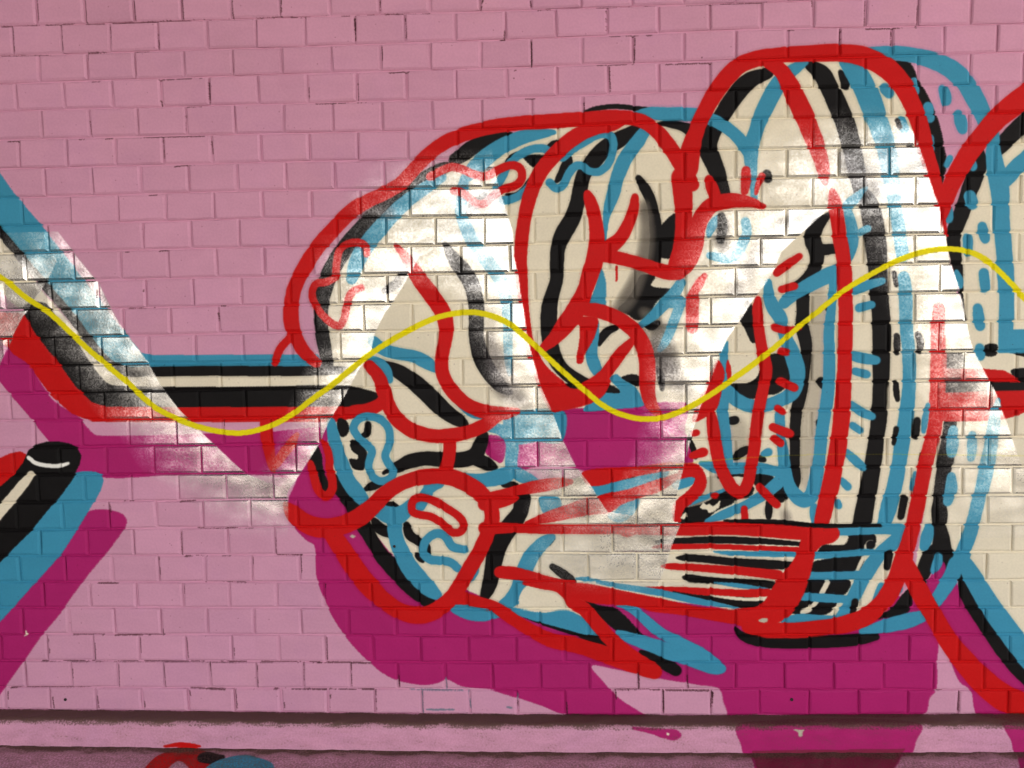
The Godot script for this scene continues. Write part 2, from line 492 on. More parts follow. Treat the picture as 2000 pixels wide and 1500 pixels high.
	s(K, [1776, 516, 13, 1771, 529, 24, 1760, 547, 21, 1749, 565, 16, 1740, 575, 8.0])
	s(K, [1561, 539, 13, 1581, 539, 10.7])
	s(K, [1553, 604, 13, 1537, 620, 24, 1519, 640, 21, 1508, 653, 13])
	s(K, [1613, 606, 10.7, 1633, 612, 19, 1653, 596, 13, 1674, 568, 10.6])
	f(K, [1959, 822, 1992, 825, 1982, 849, 2033, 861, 2009, 879, 1993, 894, 1979, 921, 1949, 936, 1922, 920, 1900, 909, 1926, 880, 1943, 851])
	s(SMOKE, [1958, 912, 13, 1971, 923, 29, 1988, 934, 27, 1995, 958, 32, 2011, 979, 40, 2001, 1025, 35], 12.0, 0.22)
	s(SMOKE, [1968, 634, 18, 1975, 693, 34, 1972, 759, 40, 1949, 831, 40, 1918, 890, 45, 1895, 919, 27], 12.0, 0.22)
	s(SMOKE, [2008, 959, 40, 2021, 1026, 58, 2047, 1080, 40], 12.0, 0.22)
	s(SMOKE, [2167, 1358, 32, 2133, 1385, 40, 2086, 1426, 27], 12.0, 0.22)
	s(K, [1966, 947, 10.6, 1984, 955, 19, 2002, 945, 13])
	s(K, [1894, 955, 13, 1872, 963, 19, 1856, 980, 19, 1848, 1000, 8.0])
	f(K, [1907, 1088, 1930, 1080, 1949, 1085, 1949, 1108, 1921, 1098])
	f(K, [1871, 1107, 1904, 1126, 1853, 1128])
	s(K, [1998, 1063, 8.0, 2008, 1086, 19, 2011, 1119, 10.7])
	s(K, [2530, 631, 33, 2539, 654, 45, 2553, 720, 52, 2562, 811, 48, 2568, 890, 45, 2574, 969, 45, 2575, 1035, 44, 2574, 1114, 39, 2571, 1194, 39, 2564, 1261, 39, 2556, 1328, 42, 2547, 1382, 43, 2537, 1437, 46, 2529, 1485, 48])
	s(K, [2443, 672, 7.8, 2421, 691, 23, 2404, 710, 36, 2397, 736, 42, 2407, 768, 36, 2407, 801, 31, 2393, 827, 29, 2370, 849, 23, 2337, 860, 10.4])
	s(K, [2402, 766, 31, 2428, 765, 26, 2456, 763, 22])
	s(GREY, [2413, 860, 26, 2415, 900, 44, 2406, 979, 50, 2409, 1045, 47, 2402, 1125, 50, 2396, 1205, 50, 2388, 1286, 48, 2383, 1354, 42, 2386, 1381, 34], 12.0, 0.22)
	s(K, [2374, 875, 34, 2373, 925, 31, 2373, 965, 31, 2381, 1002, 29, 2384, 1045, 24, 2378, 1098, 24, 2369, 1138, 29, 2360, 1178, 28, 2355, 1232, 25, 2355, 1286, 24, 2354, 1326, 26, 2360, 1360, 19, 2362, 1383, 6.6])
	s(GREY, [2207, 1210, 42, 2212, 1271, 51, 2209, 1308, 48], 12.0, 0.22)
	s(K, [2420, 1104, 21, 2425, 1119, 10.5])
	s(K, [2416, 1211, 14, 2420, 1222, 16])
	s(K, [2412, 1309, 18, 2411, 1323, 16])
	s(K, [2442, 908, 16, 2438, 917, 13])
	s(K, [2437, 961, 10.4])
	s(K, [2191, 1205, 21, 2201, 1203, 21])
	s(K, [2201, 1302, 16, 2220, 1287, 21, 2233, 1280, 16])
	s(K, [2267, 1305, 19, 2276, 1309, 10.6])
	f(K, [2290, 1034, 2328, 1035, 2340, 1057, 2341, 1097, 2328, 1120, 2306, 1134, 2279, 1137, 2240, 1146, 2207, 1132, 2191, 1111, 2236, 1107, 2259, 1090, 2269, 1063, 2270, 1043])
	f(K, [2230, 894, 2246, 910, 2250, 963, 2257, 996, 2246, 1000, 2224, 958, 2213, 938])
	f(K, [2254, 983, 2286, 1030, 2265, 1032])
	f(K, [2249, 1350, 2297, 1353, 2301, 1366, 2287, 1387, 2273, 1381, 2253, 1374])
	f(K, [2147, 1399, 2194, 1383, 2247, 1382, 2240, 1404, 2214, 1409, 2153, 1411])
	f(GREY, [2121, 1358, 2160, 1354, 2183, 1345, 2169, 1381, 2133, 1399, 2111, 1392])
	s(K, [2157, 1354, 6.7, 2207, 1348, 6.7, 2247, 1355, 6.7])
	s(K, [2087, 1231, 6.7, 2082, 1253, 10.7, 2091, 1276, 13, 2097, 1300, 10.7])
	f(K, [2046, 1446, 2113, 1426, 2180, 1393, 2215, 1396, 2196, 1420, 2147, 1444, 2120, 1471, 2053, 1474])
	f(K, [2303, 1405, 2327, 1378, 2339, 1405, 2320, 1421])
	s(K, [2287, 1421, 10.7, 2288, 1441, 19, 2288, 1462, 13])
	s(NAVY, [2330, 1447, 10.6, 2334, 1462, 16, 2336, 1476, 10.6], 16.0, 0.10)
	s(K, [2753, 1213, 31, 2750, 1250, 34, 2746, 1290, 39, 2742, 1324, 39, 2732, 1364, 29, 2727, 1411, 29, 2728, 1452, 42, 2729, 1490, 34, 2735, 1526, 42, 2735, 1558, 53])
	s(K, [2719, 1558, 45, 2705, 1577, 42, 2691, 1608, 37, 2683, 1639, 26, 2687, 1677, 10.6])
	s(K, [2751, 1563, 34, 2755, 1585, 18, 2752, 1604, 6.6])
	s(K, [2786, 1615, 7.9, 2800, 1659, 34, 2819, 1700, 37, 2860, 1761, 39, 2900, 1816, 45, 2934, 1859, 47, 2968, 1894, 47, 3063, 1995, 50])
	f(K, [2904, 1085, 2949, 1079, 3038, 1080, 3039, 1111, 2949, 1109, 2924, 1110])
	f(K, [2844, 1109, 2949, 1108, 3039, 1111, 3040, 1142, 2950, 1140, 2856, 1138, 2731, 1137, 2730, 1106])
	f(K, [2737, 1043, 2781, 1043, 2781, 1079, 2737, 1078])
	s(K, [2903, 1030, 13, 2922, 1038, 13, 2948, 1046, 10.3])
	f(K, [2837, 1019, 2865, 1018, 2863, 1042, 2837, 1042])
	f(R, [2834, 1080, 2885, 1085, 2917, 1104, 2926, 1113, 2844, 1110], false)
	f(R, [2855, 1138, 2950, 1137, 3040, 1138, 3040, 1148, 2951, 1183, 2919, 1200, 2885, 1208, 2816, 1212, 2729, 1211, 2728, 1141], false)
	f(R, [2732, 1078, 2834, 1080, 2844, 1110, 2733, 1107], false)
	s(R, [2718, 919, 28, 2718, 971, 36, 2719, 1050, 39, 2719, 1130, 39, 2716, 1196, 36])
	f(K, [2427, 1539, 2487, 1529, 2495, 1515, 2561, 1510, 2566, 1525, 2545, 1551, 2474, 1555, 2418, 1559])
	f(K, [2408, 1583, 2427, 1578, 2534, 1567, 2514, 1613, 2394, 1608])
	f(K, [2385, 1637, 2501, 1637, 2485, 1669, 2372, 1664])
	f(K, [2368, 1688, 2464, 1692, 2441, 1720, 2346, 1715])
	s(C, [2443, 1636, 12.0, 2427, 1666, 12])
	s(C, [2535, 1570, 7.9, 2517, 1610, 8.0])
	s(C, [2414, 1687, 10.7, 2395, 1710, 10.7, 2376, 1718, 10.7])
	f(C, [2436, 1531, 2493, 1515, 2487, 1532, 2454, 1535])
	s(C, [2540, 1552, 5.3, 2540, 1540, 5.3, 2548, 1529, 5.3, 2556, 1527, 5.3])
	f(K, [2639, 1669, 2654, 1656, 2661, 1697, 2641, 1725, 2595, 1733, 2561, 1738, 2606, 1713])
	s(K, [2203, 1762, 8.1, 2217, 1779, 19, 2248, 1790, 30, 2288, 1796, 34, 2355, 1799, 32, 2449, 1798, 29, 2529, 1791, 27, 2572, 1784, 16])
	s(K, [1129, 1341, 19, 1151, 1372, 39, 1178, 1411, 42, 1202, 1460, 42, 1227, 1506, 36, 1257, 1559, 39, 1311, 1616, 50, 1342, 1648, 47, 1375, 1679, 36, 1393, 1696, 17])
	f(K, [1090, 1260, 1100, 1280, 1104, 1320, 1113, 1348, 1125, 1369, 1109, 1380, 1096, 1357, 1088, 1324, 1072, 1293])
	f(K, [1153, 1186, 1171, 1192, 1178, 1214, 1171, 1228, 1159, 1233, 1148, 1210])
	s(K, [1230, 1201, 17, 1227, 1225, 17, 1212, 1235, 11.1])
	f(K, [1182, 1247, 1196, 1245, 1222, 1273, 1221, 1307, 1210, 1324, 1188, 1319, 1179, 1296, 1200, 1296, 1203, 1286, 1186, 1270])
	s(K, [1218, 1377, 11.1, 1242, 1366, 22, 1263, 1362, 11.1])
	s(K, [1304, 1319, 28, 1340, 1303, 36, 1382, 1295, 37, 1430, 1299, 38, 1478, 1300, 41, 1512, 1290, 38, 1530, 1260, 35, 1539, 1235, 25])
	s(K, [1519, 1297, 36, 1546, 1312, 33, 1568, 1321, 14])
	s(K, [1268, 1334, 8.3, 1282, 1326, 11.1])
	s(K, [1272, 1038, 11.0, 1308, 1057, 33, 1346, 1082, 41, 1386, 1117, 44, 1413, 1145, 44, 1444, 1174, 41, 1477, 1196, 30, 1493, 1206, 14])
	s(K, [1591, 1365, 19, 1624, 1371, 14])
	s(K, [1265, 1417, 11.1, 1289, 1422, 19, 1309, 1430, 8.3])
	s(K, [1238, 1460, 14, 1252, 1481, 28, 1273, 1496, 22, 1291, 1504, 11.1])
	s(K, [1326, 1474, 17, 1335, 1503, 24, 1355, 1518, 21, 1376, 1535, 24, 1385, 1555, 8.3])
	s(K, [1350, 1555, 8.3, 1361, 1566, 17, 1369, 1575, 6.9])
	s(K, [1641, 1404, 44, 1632, 1443, 40, 1611, 1473, 48, 1590, 1501, 47, 1572, 1534, 47, 1562, 1567, 44, 1555, 1602, 41, 1548, 1637, 39, 1535, 1668, 25, 1527, 1686, 8.3])
	s(K, [1723, 1515, 5.5, 1709, 1532, 5.5])
	s(K, [1716, 1590, 16, 1739, 1607, 23, 1762, 1624, 21, 1776, 1633, 8.2])
	f(K, [1792, 1672, 1834, 1696, 1879, 1706, 1905, 1724, 1936, 1758, 1960, 1787, 1929, 1780, 1888, 1766, 1847, 1731, 1818, 1700])
	s(K, [1614, 1716, 5.5, 1689, 1743, 14, 1744, 1761, 15, 1812, 1783, 21, 1853, 1797, 30, 1878, 1817, 33, 1889, 1826, 14])
	s(K, [1949, 1824, 8.2, 1983, 1841, 25, 2017, 1860, 30, 2044, 1876, 30])
	s(K, [1992, 1524, 5.4, 2025, 1524, 12, 2153, 1521, 17, 2260, 1525, 15, 2378, 1534, 9.3])
	s(R, [1985, 1539, 5.4, 2019, 1538, 12, 2153, 1539, 12, 2261, 1544, 12, 2374, 1550, 13])
	s(B, [2147, 1554, 4.0, 2180, 1557, 9.4, 2287, 1560, 13, 2361, 1562, 10.7])
	s(K, [2048, 1569, 5.4, 2067, 1569, 15, 2126, 1573, 18, 2207, 1582, 19, 2287, 1588, 23, 2352, 1590, 17])
	s(R, [2008, 1591, 5.4, 2026, 1591, 14, 2072, 1594, 16, 2153, 1600, 19, 2234, 1607, 21, 2314, 1616, 24])
	s(K, [2064, 1621, 6.8, 2079, 1624, 18, 2126, 1629, 16, 2207, 1636, 17, 2274, 1642, 20, 2312, 1645, 13])
	s(B, [2146, 1637, 2.7, 2207, 1644, 10.8, 2285, 1654, 5.4])
	s(R, [1964, 1649, 4.1, 2018, 1655, 14, 2099, 1659, 18, 2180, 1665, 19, 2288, 1665, 21])
	f(K, [2038, 1662, 2099, 1670, 2180, 1676, 2261, 1682, 2277, 1693, 2258, 1704, 2221, 1707, 2180, 1695, 2113, 1681])
	s(C, [2137, 1672, 2.7, 2180, 1677, 6.7, 2247, 1682, 8.1, 2285, 1679, 8.1])
	s(B, [1943, 409, 10.5, 1979, 407, 26, 2024, 411, 30, 2070, 412, 31, 2109, 417, 29, 2154, 435, 29, 2193, 462, 29, 2219, 491, 29, 2230, 515, 23])
	s(B, [2376, 292, 15, 2348, 309, 28, 2309, 344, 39, 2286, 384, 41, 2267, 422, 39, 2253, 460, 36, 2241, 498, 39, 2239, 528, 34, 2243, 563, 23, 2247, 595, 18, 2249, 632, 16])
	s(B, [2469, 294, 18, 2504, 324, 51, 2527, 366, 54, 2543, 404, 54, 2557, 443, 49, 2569, 475, 49, 2580, 507, 46, 2588, 553, 44, 2596, 604, 38, 2605, 656, 33, 2616, 721, 31, 2625, 786, 31])
	s(B, [2575, 363, 25, 2585, 376, 25])
	s(B, [2646, 350, 23, 2649, 373, 23])
	s(B, [2683, 412, 25, 2687, 440, 25])
	s(B, [2618, 441, 18, 2626, 467, 23])
	s(B, [2688, 489, 18, 2692, 519, 18])
	s(B, [2719, 368, 20, 2726, 387, 25, 2728, 400, 23])
	s(B, [2758, 432, 20, 2765, 451, 30, 2770, 471, 23])
	s(B, [2523, 267, 10.2, 2558, 272, 25, 2590, 275, 32, 2634, 282, 35, 2685, 295, 38, 2729, 315, 42, 2768, 348, 44, 2796, 390, 44, 2819, 434, 40, 2833, 472, 33])
	s(B, [2731, 559, 13, 2740, 541, 15])
	s(B, [2796, 550, 15, 2797, 566, 20])
	s(B, [2790, 637, 28, 2798, 658, 28])
	s(B, [2734, 657, 18, 2738, 682, 23, 2740, 695, 20])
	s(B, [2850, 485, 18, 2847, 521, 35, 2854, 572, 43, 2864, 617, 46, 2869, 662, 41, 2873, 727, 39, 2883, 818, 40, 2887, 896, 36, 2887, 974, 36, 2887, 1016, 36])
	s(B, [3021, 443, 38, 2973, 499, 38, 2930, 546, 38, 2903, 571, 40, 2877, 601, 38])
	f(B, [2871, 979, 2946, 980, 3036, 982, 3037, 1040, 2948, 1038, 2872, 1037], false)
	s(B, [2822, 713, 20, 2827, 734, 26, 2831, 749, 20])
	s(B, [2787, 743, 22, 2789, 779, 22])
	s(B, [2760, 828, 10.3, 2768, 848, 17, 2772, 867, 10.3])
	s(B, [2829, 832, 24, 2834, 871, 24])
	s(B, [2816, 921, 22, 2819, 949, 26, 2823, 970, 22])
	s(B, [2822, 1023, 21, 2825, 1045, 23])
	s(B, [2614, 451, 13, 2617, 461, 10.2])
	s(B, [1738, 450, 10.6, 1682, 453, 32, 1629, 469, 37, 1582, 492, 40, 1548, 518, 43, 1523, 541, 35, 1510, 557, 24])
	s(B, [1504, 557, 19, 1498, 583, 27, 1495, 616, 27, 1490, 649, 24, 1502, 682, 32, 1520, 723, 35, 1550, 767, 35, 1580, 806, 35, 1598, 844, 32, 1608, 898, 27, 1609, 965, 24, 1608, 1032, 19, 1611, 1073, 10.8])
	s(B, [1584, 587, 19, 1601, 560, 19, 1614, 534, 19, 1641, 508, 19, 1675, 492, 19, 1708, 490, 19, 1732, 503, 19])
	s(B, [1602, 621, 21, 1633, 614, 19, 1656, 599, 19, 1675, 579, 19, 1691, 562, 19])
	s(B, [1723, 576, 19, 1740, 592, 19, 1757, 586, 19, 1773, 557, 19, 1789, 538, 19, 1807, 535, 18, 1826, 550, 18, 1850, 553, 18, 1873, 537, 18, 1886, 508, 18, 1889, 476, 18, 1880, 460, 18, 1854, 458, 18, 1820, 474, 18, 1787, 493, 18, 1758, 515, 19])
	s(B, [1443, 556, 24, 1358, 610, 35, 1310, 651, 38, 1272, 690, 41, 1236, 732, 43, 1213, 772, 41, 1198, 816, 27])
	s(B, [1972, 450, 26, 1952, 478, 35, 1925, 512, 35, 1908, 545, 36, 1897, 576, 32, 1889, 606, 32, 1878, 639, 26, 1870, 667, 16, 1867, 697, 10.6, 1865, 733, 5.3])
	f(B, [1855, 804, 1864, 829, 1865, 876, 1862, 899, 1824, 891, 1836, 862, 1847, 829])
	s(B, [1843, 942, 8.0, 1839, 976, 15, 1831, 1002, 23, 1828, 1029, 28, 1837, 1059, 29, 1850, 1081, 19])
	f(B, [1877, 1088, 1891, 1079, 1911, 1095, 1941, 1114, 1958, 1146, 1962, 1159, 1887, 1168, 1806, 1171, 1840, 1139, 1853, 1128, 1900, 1129, 1903, 1123])
	s(B, [1958, 950, 16, 1995, 920, 25, 2022, 892, 29, 2046, 866, 28, 2062, 841, 24])
	s(B, [2016, 895, 21, 2048, 890, 32, 2069, 893, 21])
	s(B, [2056, 906, 24, 2045, 935, 24, 2033, 967, 23, 2019, 996, 20, 2005, 1016, 13])
	s(B, [2159, 675, 10.5, 2149, 687, 22, 2138, 705, 21, 2133, 723, 10.5])
	s(B, [2226, 689, 22, 2230, 719, 22, 2219, 745, 25, 2206, 771, 24, 2183, 783, 21, 2158, 779, 21, 2134, 773, 16])
	s(B, [2532, 610, 6.4, 2509, 633, 21, 2485, 656, 26, 2476, 676, 15])
	s(B, [2285, 845, 16, 2285, 860, 21, 2290, 891, 29, 2302, 917, 34, 2317, 940, 34, 2322, 964, 26, 2331, 991, 31, 2345, 1028, 39, 2359, 1068, 42, 2360, 1104, 37, 2347, 1135, 34, 2312, 1155, 32, 2273, 1167, 32, 2233, 1164, 34, 2200, 1146, 34, 2178, 1125, 29, 2168, 1162, 28, 2170, 1202, 28, 2175, 1243, 27, 2180, 1284, 23, 2185, 1318, 19])
	s(B, [2470, 819, 39, 2431, 834, 39, 2390, 855, 36, 2351, 877, 31, 2324, 901, 26])
	s(B, [2180, 999, 5.3, 2171, 1035, 20, 2171, 1068, 11.9, 2175, 1102, 10.6])
	s(B, [2481, 656, 13, 2491, 686, 23, 2497, 712, 26, 2500, 744, 26, 2498, 770, 18, 2494, 794, 5.2])
	s(B, [2454, 822, 23, 2450, 874, 20, 2445, 927, 21, 2441, 979, 26, 2442, 1033, 27, 2442, 1099, 30, 2435, 1166, 30, 2426, 1233, 30, 2419, 1300, 29, 2414, 1340, 32, 2407, 1374, 36, 2398, 1405, 37, 2380, 1417, 37, 2356, 1402, 35, 2340, 1374, 29, 2330, 1333, 29, 2324, 1285, 26, 2319, 1245, 22, 2315, 1191, 24])
	s(B, [2336, 1346, 24, 2308, 1373, 32, 2276, 1400, 27, 2231, 1427, 23, 2180, 1449, 23, 2127, 1471, 12])
	s(B, [2111, 1316, 10.7, 2147, 1327, 27, 2180, 1330, 29, 2220, 1330, 27, 2267, 1331, 27, 2316, 1342, 24])
	s(B, [2273, 1293, 13, 2286, 1288, 21])
	s(B, [2049, 1372, 27, 2080, 1362, 24, 2097, 1351, 13])
	s(B, [2054, 1435, 5.4, 2113, 1411, 10.7, 2183, 1383, 6.7])
	s(B, [2405, 1435, 19, 2404, 1460, 16, 2403, 1479, 5.3])
	s(B, [2507, 870, 23, 2539, 858, 22, 2574, 848, 17])
	s(B, [2517, 916, 21, 2549, 908, 19])
	s(B, [2501, 1039, 23, 2534, 1047, 26, 2562, 1052, 21])
	s(B, [2507, 1079, 18, 2538, 1088, 20])
	s(B, [2498, 1164, 16, 2523, 1184, 22, 2553, 1198, 18])
	s(B, [2501, 1220, 16, 2523, 1234, 17])
	s(B, [2487, 1290, 16, 2508, 1310, 21, 2532, 1332, 18])
	s(B, [2476, 1365, 15, 2492, 1382, 20])
	s(B, [2466, 1420, 13, 2470, 1433, 16])
	s(B, [2519, 723, 17, 2537, 713, 17])
	s(B, [2628, 838, 28, 2635, 891, 34, 2637, 970, 32, 2645, 1049, 32, 2646, 1115, 33, 2643, 1169, 36, 2637, 1222, 38, 2629, 1275, 38, 2623, 1329, 37, 2613, 1383, 39, 2599, 1437, 41, 2588, 1483, 34])
	s(B, [2695, 1169, 10.4, 2688, 1209, 16, 2684, 1239, 10.4])
	s(B, [2665, 1346, 7.9, 2658, 1390, 10.5])
	s(B, [2760, 1234, 21, 2759, 1270, 29, 2757, 1297, 23])
	s(B, [2758, 1357, 21, 2757, 1391, 30, 2749, 1425, 21])
	s(B, [2704, 1492, 21, 2698, 1517, 30, 2690, 1544, 21])
	s(B, [2730, 1569, 16, 2725, 1588, 24, 2716, 1608, 16])
	s(B, [2871, 1158, 10.3, 2866, 1192, 23, 2862, 1231, 32, 2856, 1278, 35, 2848, 1332, 38, 2837, 1385, 35, 2826, 1432, 34, 2815, 1479, 34, 2804, 1520, 35, 2790, 1558, 39, 2783, 1588, 42])
	s(B, [2775, 1588, 42, 2759, 1629, 39, 2737, 1667, 36, 2720, 1695, 32, 2714, 1718, 13])
	s(B, [2796, 1588, 37, 2825, 1639, 47, 2852, 1684, 50, 2879, 1725, 53, 2919, 1780, 55, 2967, 1842, 58, 3061, 1953, 60])
	s(B, [2808, 1248, 18, 2808, 1278, 23, 2807, 1311, 18])
	s(B, [2468, 1501, 19, 2526, 1498, 24, 2579, 1495, 24, 2634, 1498, 29])
	s(B, [2629, 1512, 32, 2603, 1539, 36, 2573, 1566, 34, 2550, 1600, 36, 2534, 1631, 34, 2517, 1665, 35, 2502, 1699, 35, 2478, 1732, 32])
	s(B, [2407, 1565, 17, 2474, 1562, 16, 2556, 1555, 16])
	s(B, [2392, 1619, 21, 2448, 1621, 21, 2534, 1617, 21])
	s(B, [2372, 1674, 19, 2422, 1678, 21, 2495, 1683, 19])
	s(B, [2328, 1740, 16, 2368, 1735, 24, 2422, 1739, 27, 2502, 1738, 19])
	s(B, [2533, 1770, 16, 2595, 1756, 35, 2651, 1741, 40, 2688, 1729, 29])
	s(B, [2583, 1646, 16, 2572, 1673, 16, 2562, 1697, 9.3])
	s(B, [2632, 1646, 7.9, 2630, 1658, 11.9, 2622, 1669, 6.6])
	s(K, [2666, 986, 14, 2673, 1007, 17, 2671, 1031, 14])
	s(K, [2612, 989, 14, 2613, 1012, 16, 2614, 1033, 13])
	s(K, [2604, 827, 11.6, 2609, 859, 10.3])
	s(K, [2612, 1110, 11.7, 2614, 1135, 14, 2617, 1155, 10.4])
	s(K, [2668, 1209, 16, 2664, 1252, 16])
	s(K, [2615, 1230, 13, 2608, 1270, 9.2])
	s(K, [2680, 1297, 7.8, 2676, 1314, 5.2])
	s(K, [2638, 1414, 18, 2630, 1463, 16])
	s(K, [2602, 1560, 18, 2596, 1597, 16])
	s(K, [2516, 1691, 19, 2507, 1721, 12.0])
	s(K, [2607, 443, 11.5, 2614, 461, 11.5])
	s(K, [2640, 498, 14, 2642, 508, 13])
	s(K, [2553, 1536, 24])
	s(NAVY, [2178, 685, 18, 2170, 711, 29, 2164, 745, 29, 2180, 764, 21], 16.0, 0.10)
	s(K, [2164, 672, 18, 2168, 698, 24, 2163, 737, 18])
	s(B, [1131, 1194, 22, 1135, 1230, 30, 1142, 1268, 36, 1155, 1309, 40, 1170, 1351, 40, 1189, 1379, 42, 1210, 1407, 33])
	s(B, [1200, 1231, 19, 1191, 1214, 19, 1196, 1197, 19, 1213, 1183, 19, 1240, 1181, 19, 1267, 1191, 19, 1285, 1213, 19, 1288, 1242, 19, 1281, 1267, 19, 1274, 1287, 19, 1282, 1308, 19, 1294, 1329, 19, 1289, 1344, 19, 1263, 1356, 19, 1240, 1344, 19, 1228, 1317, 19, 1233, 1294, 19, 1239, 1273, 19, 1224, 1256, 19, 1208, 1242, 19, 1200, 1231, 19])
	s(B, [1249, 978, 25, 1273, 1000, 30, 1314, 1014, 30, 1354, 1021, 30, 1388, 1037, 33, 1415, 1056, 19])
	s(B, [1232, 1026, 14, 1262, 1038, 27, 1281, 1057, 30, 1291, 1084, 19])
	s(B, [1454, 1114, 10.9, 1481, 1150, 20, 1514, 1175, 25, 1541, 1186, 10.9])
	s(B, [1554, 1218, 14, 1582, 1219, 27, 1605, 1236, 33, 1615, 1264, 33, 1612, 1298, 30, 1614, 1329, 30, 1641, 1346, 33, 1684, 1363, 10.9])
	s(B, [1449, 1344, 22, 1490, 1352, 30, 1538, 1355, 36, 1593, 1343, 41, 1614, 1332, 33])
	s(B, [1391, 1374, 30, 1408, 1366, 25, 1424, 1365, 14])
	s(B, [1386, 1385, 30, 1373, 1406, 30, 1365, 1427, 22])
	s(B, [1237, 1425, 28, 1267, 1442, 42, 1298, 1451, 47, 1323, 1437, 39, 1341, 1419, 28])
	s(B, [1294, 1468, 39, 1296, 1503, 39, 1309, 1545, 43, 1327, 1583, 46, 1353, 1618, 47, 1381, 1648, 42, 1405, 1668, 25])
	s(B, [1481, 1544, 21, 1448, 1533, 21, 1432, 1508, 21, 1411, 1498, 21, 1388, 1508, 21, 1373, 1527, 21, 1370, 1552, 21, 1386, 1569, 21, 1416, 1573, 21, 1444, 1578, 21, 1463, 1595, 21])
	s(B, [1502, 1571, 19, 1509, 1598, 19, 1496, 1623, 19])
	s(B, [1717, 1510, 19, 1693, 1526, 33, 1665, 1557, 40, 1648, 1585, 41, 1636, 1619, 43, 1625, 1654, 41, 1605, 1682, 39, 1583, 1696, 28])
	f(B, [1469, 1686, 1538, 1691, 1607, 1705, 1690, 1718, 1752, 1711, 1793, 1729, 1824, 1750, 1851, 1779, 1813, 1778, 1744, 1759, 1676, 1740, 1607, 1722, 1524, 1738, 1475, 1730, 1441, 1707])
	f(C, [1650, 1642, 1725, 1653, 1759, 1680, 1786, 1704, 1813, 1729, 1772, 1711, 1690, 1708, 1628, 1687])
	s(B, [1780, 1624, 5.5, 1801, 1626, 12, 1841, 1629, 5.5])
	s(B, [1835, 1634, 5.5, 1909, 1647, 14, 2004, 1664, 16, 2099, 1685, 16, 2210, 1707, 5.4])
	s(B, [1888, 1770, 10.9, 1915, 1783, 27, 1963, 1801, 35, 2031, 1825, 44, 2099, 1849, 43, 2146, 1869, 33, 2164, 1870, 24])
	s(B, [1889, 1697, 6.8, 1929, 1709, 19, 1963, 1737, 25, 2004, 1773, 27, 2058, 1800, 26, 2112, 1829, 27, 2153, 1862, 27])
	f(B, [1686, 1406, 1738, 1409, 1739, 1438, 1703, 1453])
	f(B, [1820, 1373, 1939, 1351, 2026, 1336, 2006, 1366, 1912, 1385, 1830, 1395])
	s(B, [1873, 1453, 16, 1895, 1456, 30, 1919, 1434, 41, 1941, 1415, 19])
	s(K, [1820, 1369, 5.4, 1939, 1349, 5.4])
	s(NAVY, [1942, 957, 21, 1995, 1025, 53, 2034, 1086, 59, 2081, 1120, 27], 16.0, 0.10)
	s(NAVY, [1559, 964, 14, 1576, 1032, 54, 1604, 1113, 62, 1657, 1155, 27], 16.0, 0.10)
	s(NAVY, [2465, 524, 13, 2491, 563, 44, 2542, 590, 39, 2568, 629, 21], 16.0, 0.10)
	s(NAVY, [2749, 1051, 26, 2762, 1097, 47, 2759, 1130, 26], 16.0, 0.10)
	s(NAVY, [1222, 643, 22, 1270, 631, 46, 1310, 651, 16], 16.0, 0.10)
	s(R, [2091, 592, 34, 2073, 559, 39, 2052, 523, 37, 2030, 490, 37, 2004, 457, 35, 1972, 432, 34, 1935, 419, 33, 1880, 415, 34, 1828, 417, 35, 1735, 421, 36, 1643, 424, 34, 1563, 434, 35, 1503, 448, 35, 1449, 470, 35, 1401, 505, 35, 1367, 538, 35, 1335, 570, 35, 1298, 590, 35, 1250, 612, 35, 1209, 633, 38, 1160, 677, 38, 1110, 730, 38, 1074, 780, 38, 1045, 833, 38, 1033, 887, 39, 1033, 928, 39, 1047, 975, 36, 1069, 1010, 33, 1097, 1035, 25])
	s(R, [1028, 966, 17, 999, 998, 19, 984, 1033, 18])
	s(R, [2080, 552, 52, 2086, 507, 48, 2100, 460, 39, 2118, 418, 39, 2144, 371, 41, 2174, 330, 43, 2212, 295, 41, 2264, 278, 37, 2322, 272, 37, 2386, 271, 40, 2459, 272, 42, 2520, 282, 46, 2571, 307, 50, 2612, 347, 48, 2642, 401, 43, 2665, 459, 39, 2679, 517, 38, 2694, 568, 37, 2706, 610, 33, 2717, 652, 23, 2726, 698, 11.5, 2737, 737, 5.1])
	s(R, [3018, 321, 50, 2969, 354, 50, 2932, 387, 58, 2889, 417, 54, 2852, 449, 49, 2815, 492, 47, 2784, 535, 47, 2759, 579, 45, 2739, 623, 40, 2728, 662, 33, 2721, 700, 15])
	s(R, [2283, 286, 31, 2315, 312, 36, 2339, 351, 42, 2357, 389, 46, 2376, 429, 46, 2392, 468, 44, 2405, 500, 41, 2416, 535, 36, 2424, 568, 28, 2429, 594, 15])
	s(R, [1237, 1044, 27, 1261, 1072, 33, 1274, 1109, 36, 1285, 1147, 36, 1305, 1184, 38, 1342, 1216, 38, 1397, 1234, 36, 1452, 1234, 36, 1500, 1225, 35, 1548, 1205, 33, 1582, 1181, 24])
	s(R, [1317, 729, 10.8, 1341, 759, 22, 1364, 797, 35, 1390, 837, 41, 1419, 877, 41, 1439, 911, 41, 1446, 949, 38, 1441, 986, 35, 1432, 1029, 34, 1432, 1063, 34, 1447, 1100, 35, 1472, 1131, 35, 1505, 1157, 35, 1546, 1172, 37, 1589, 1177, 33, 1630, 1172, 16])
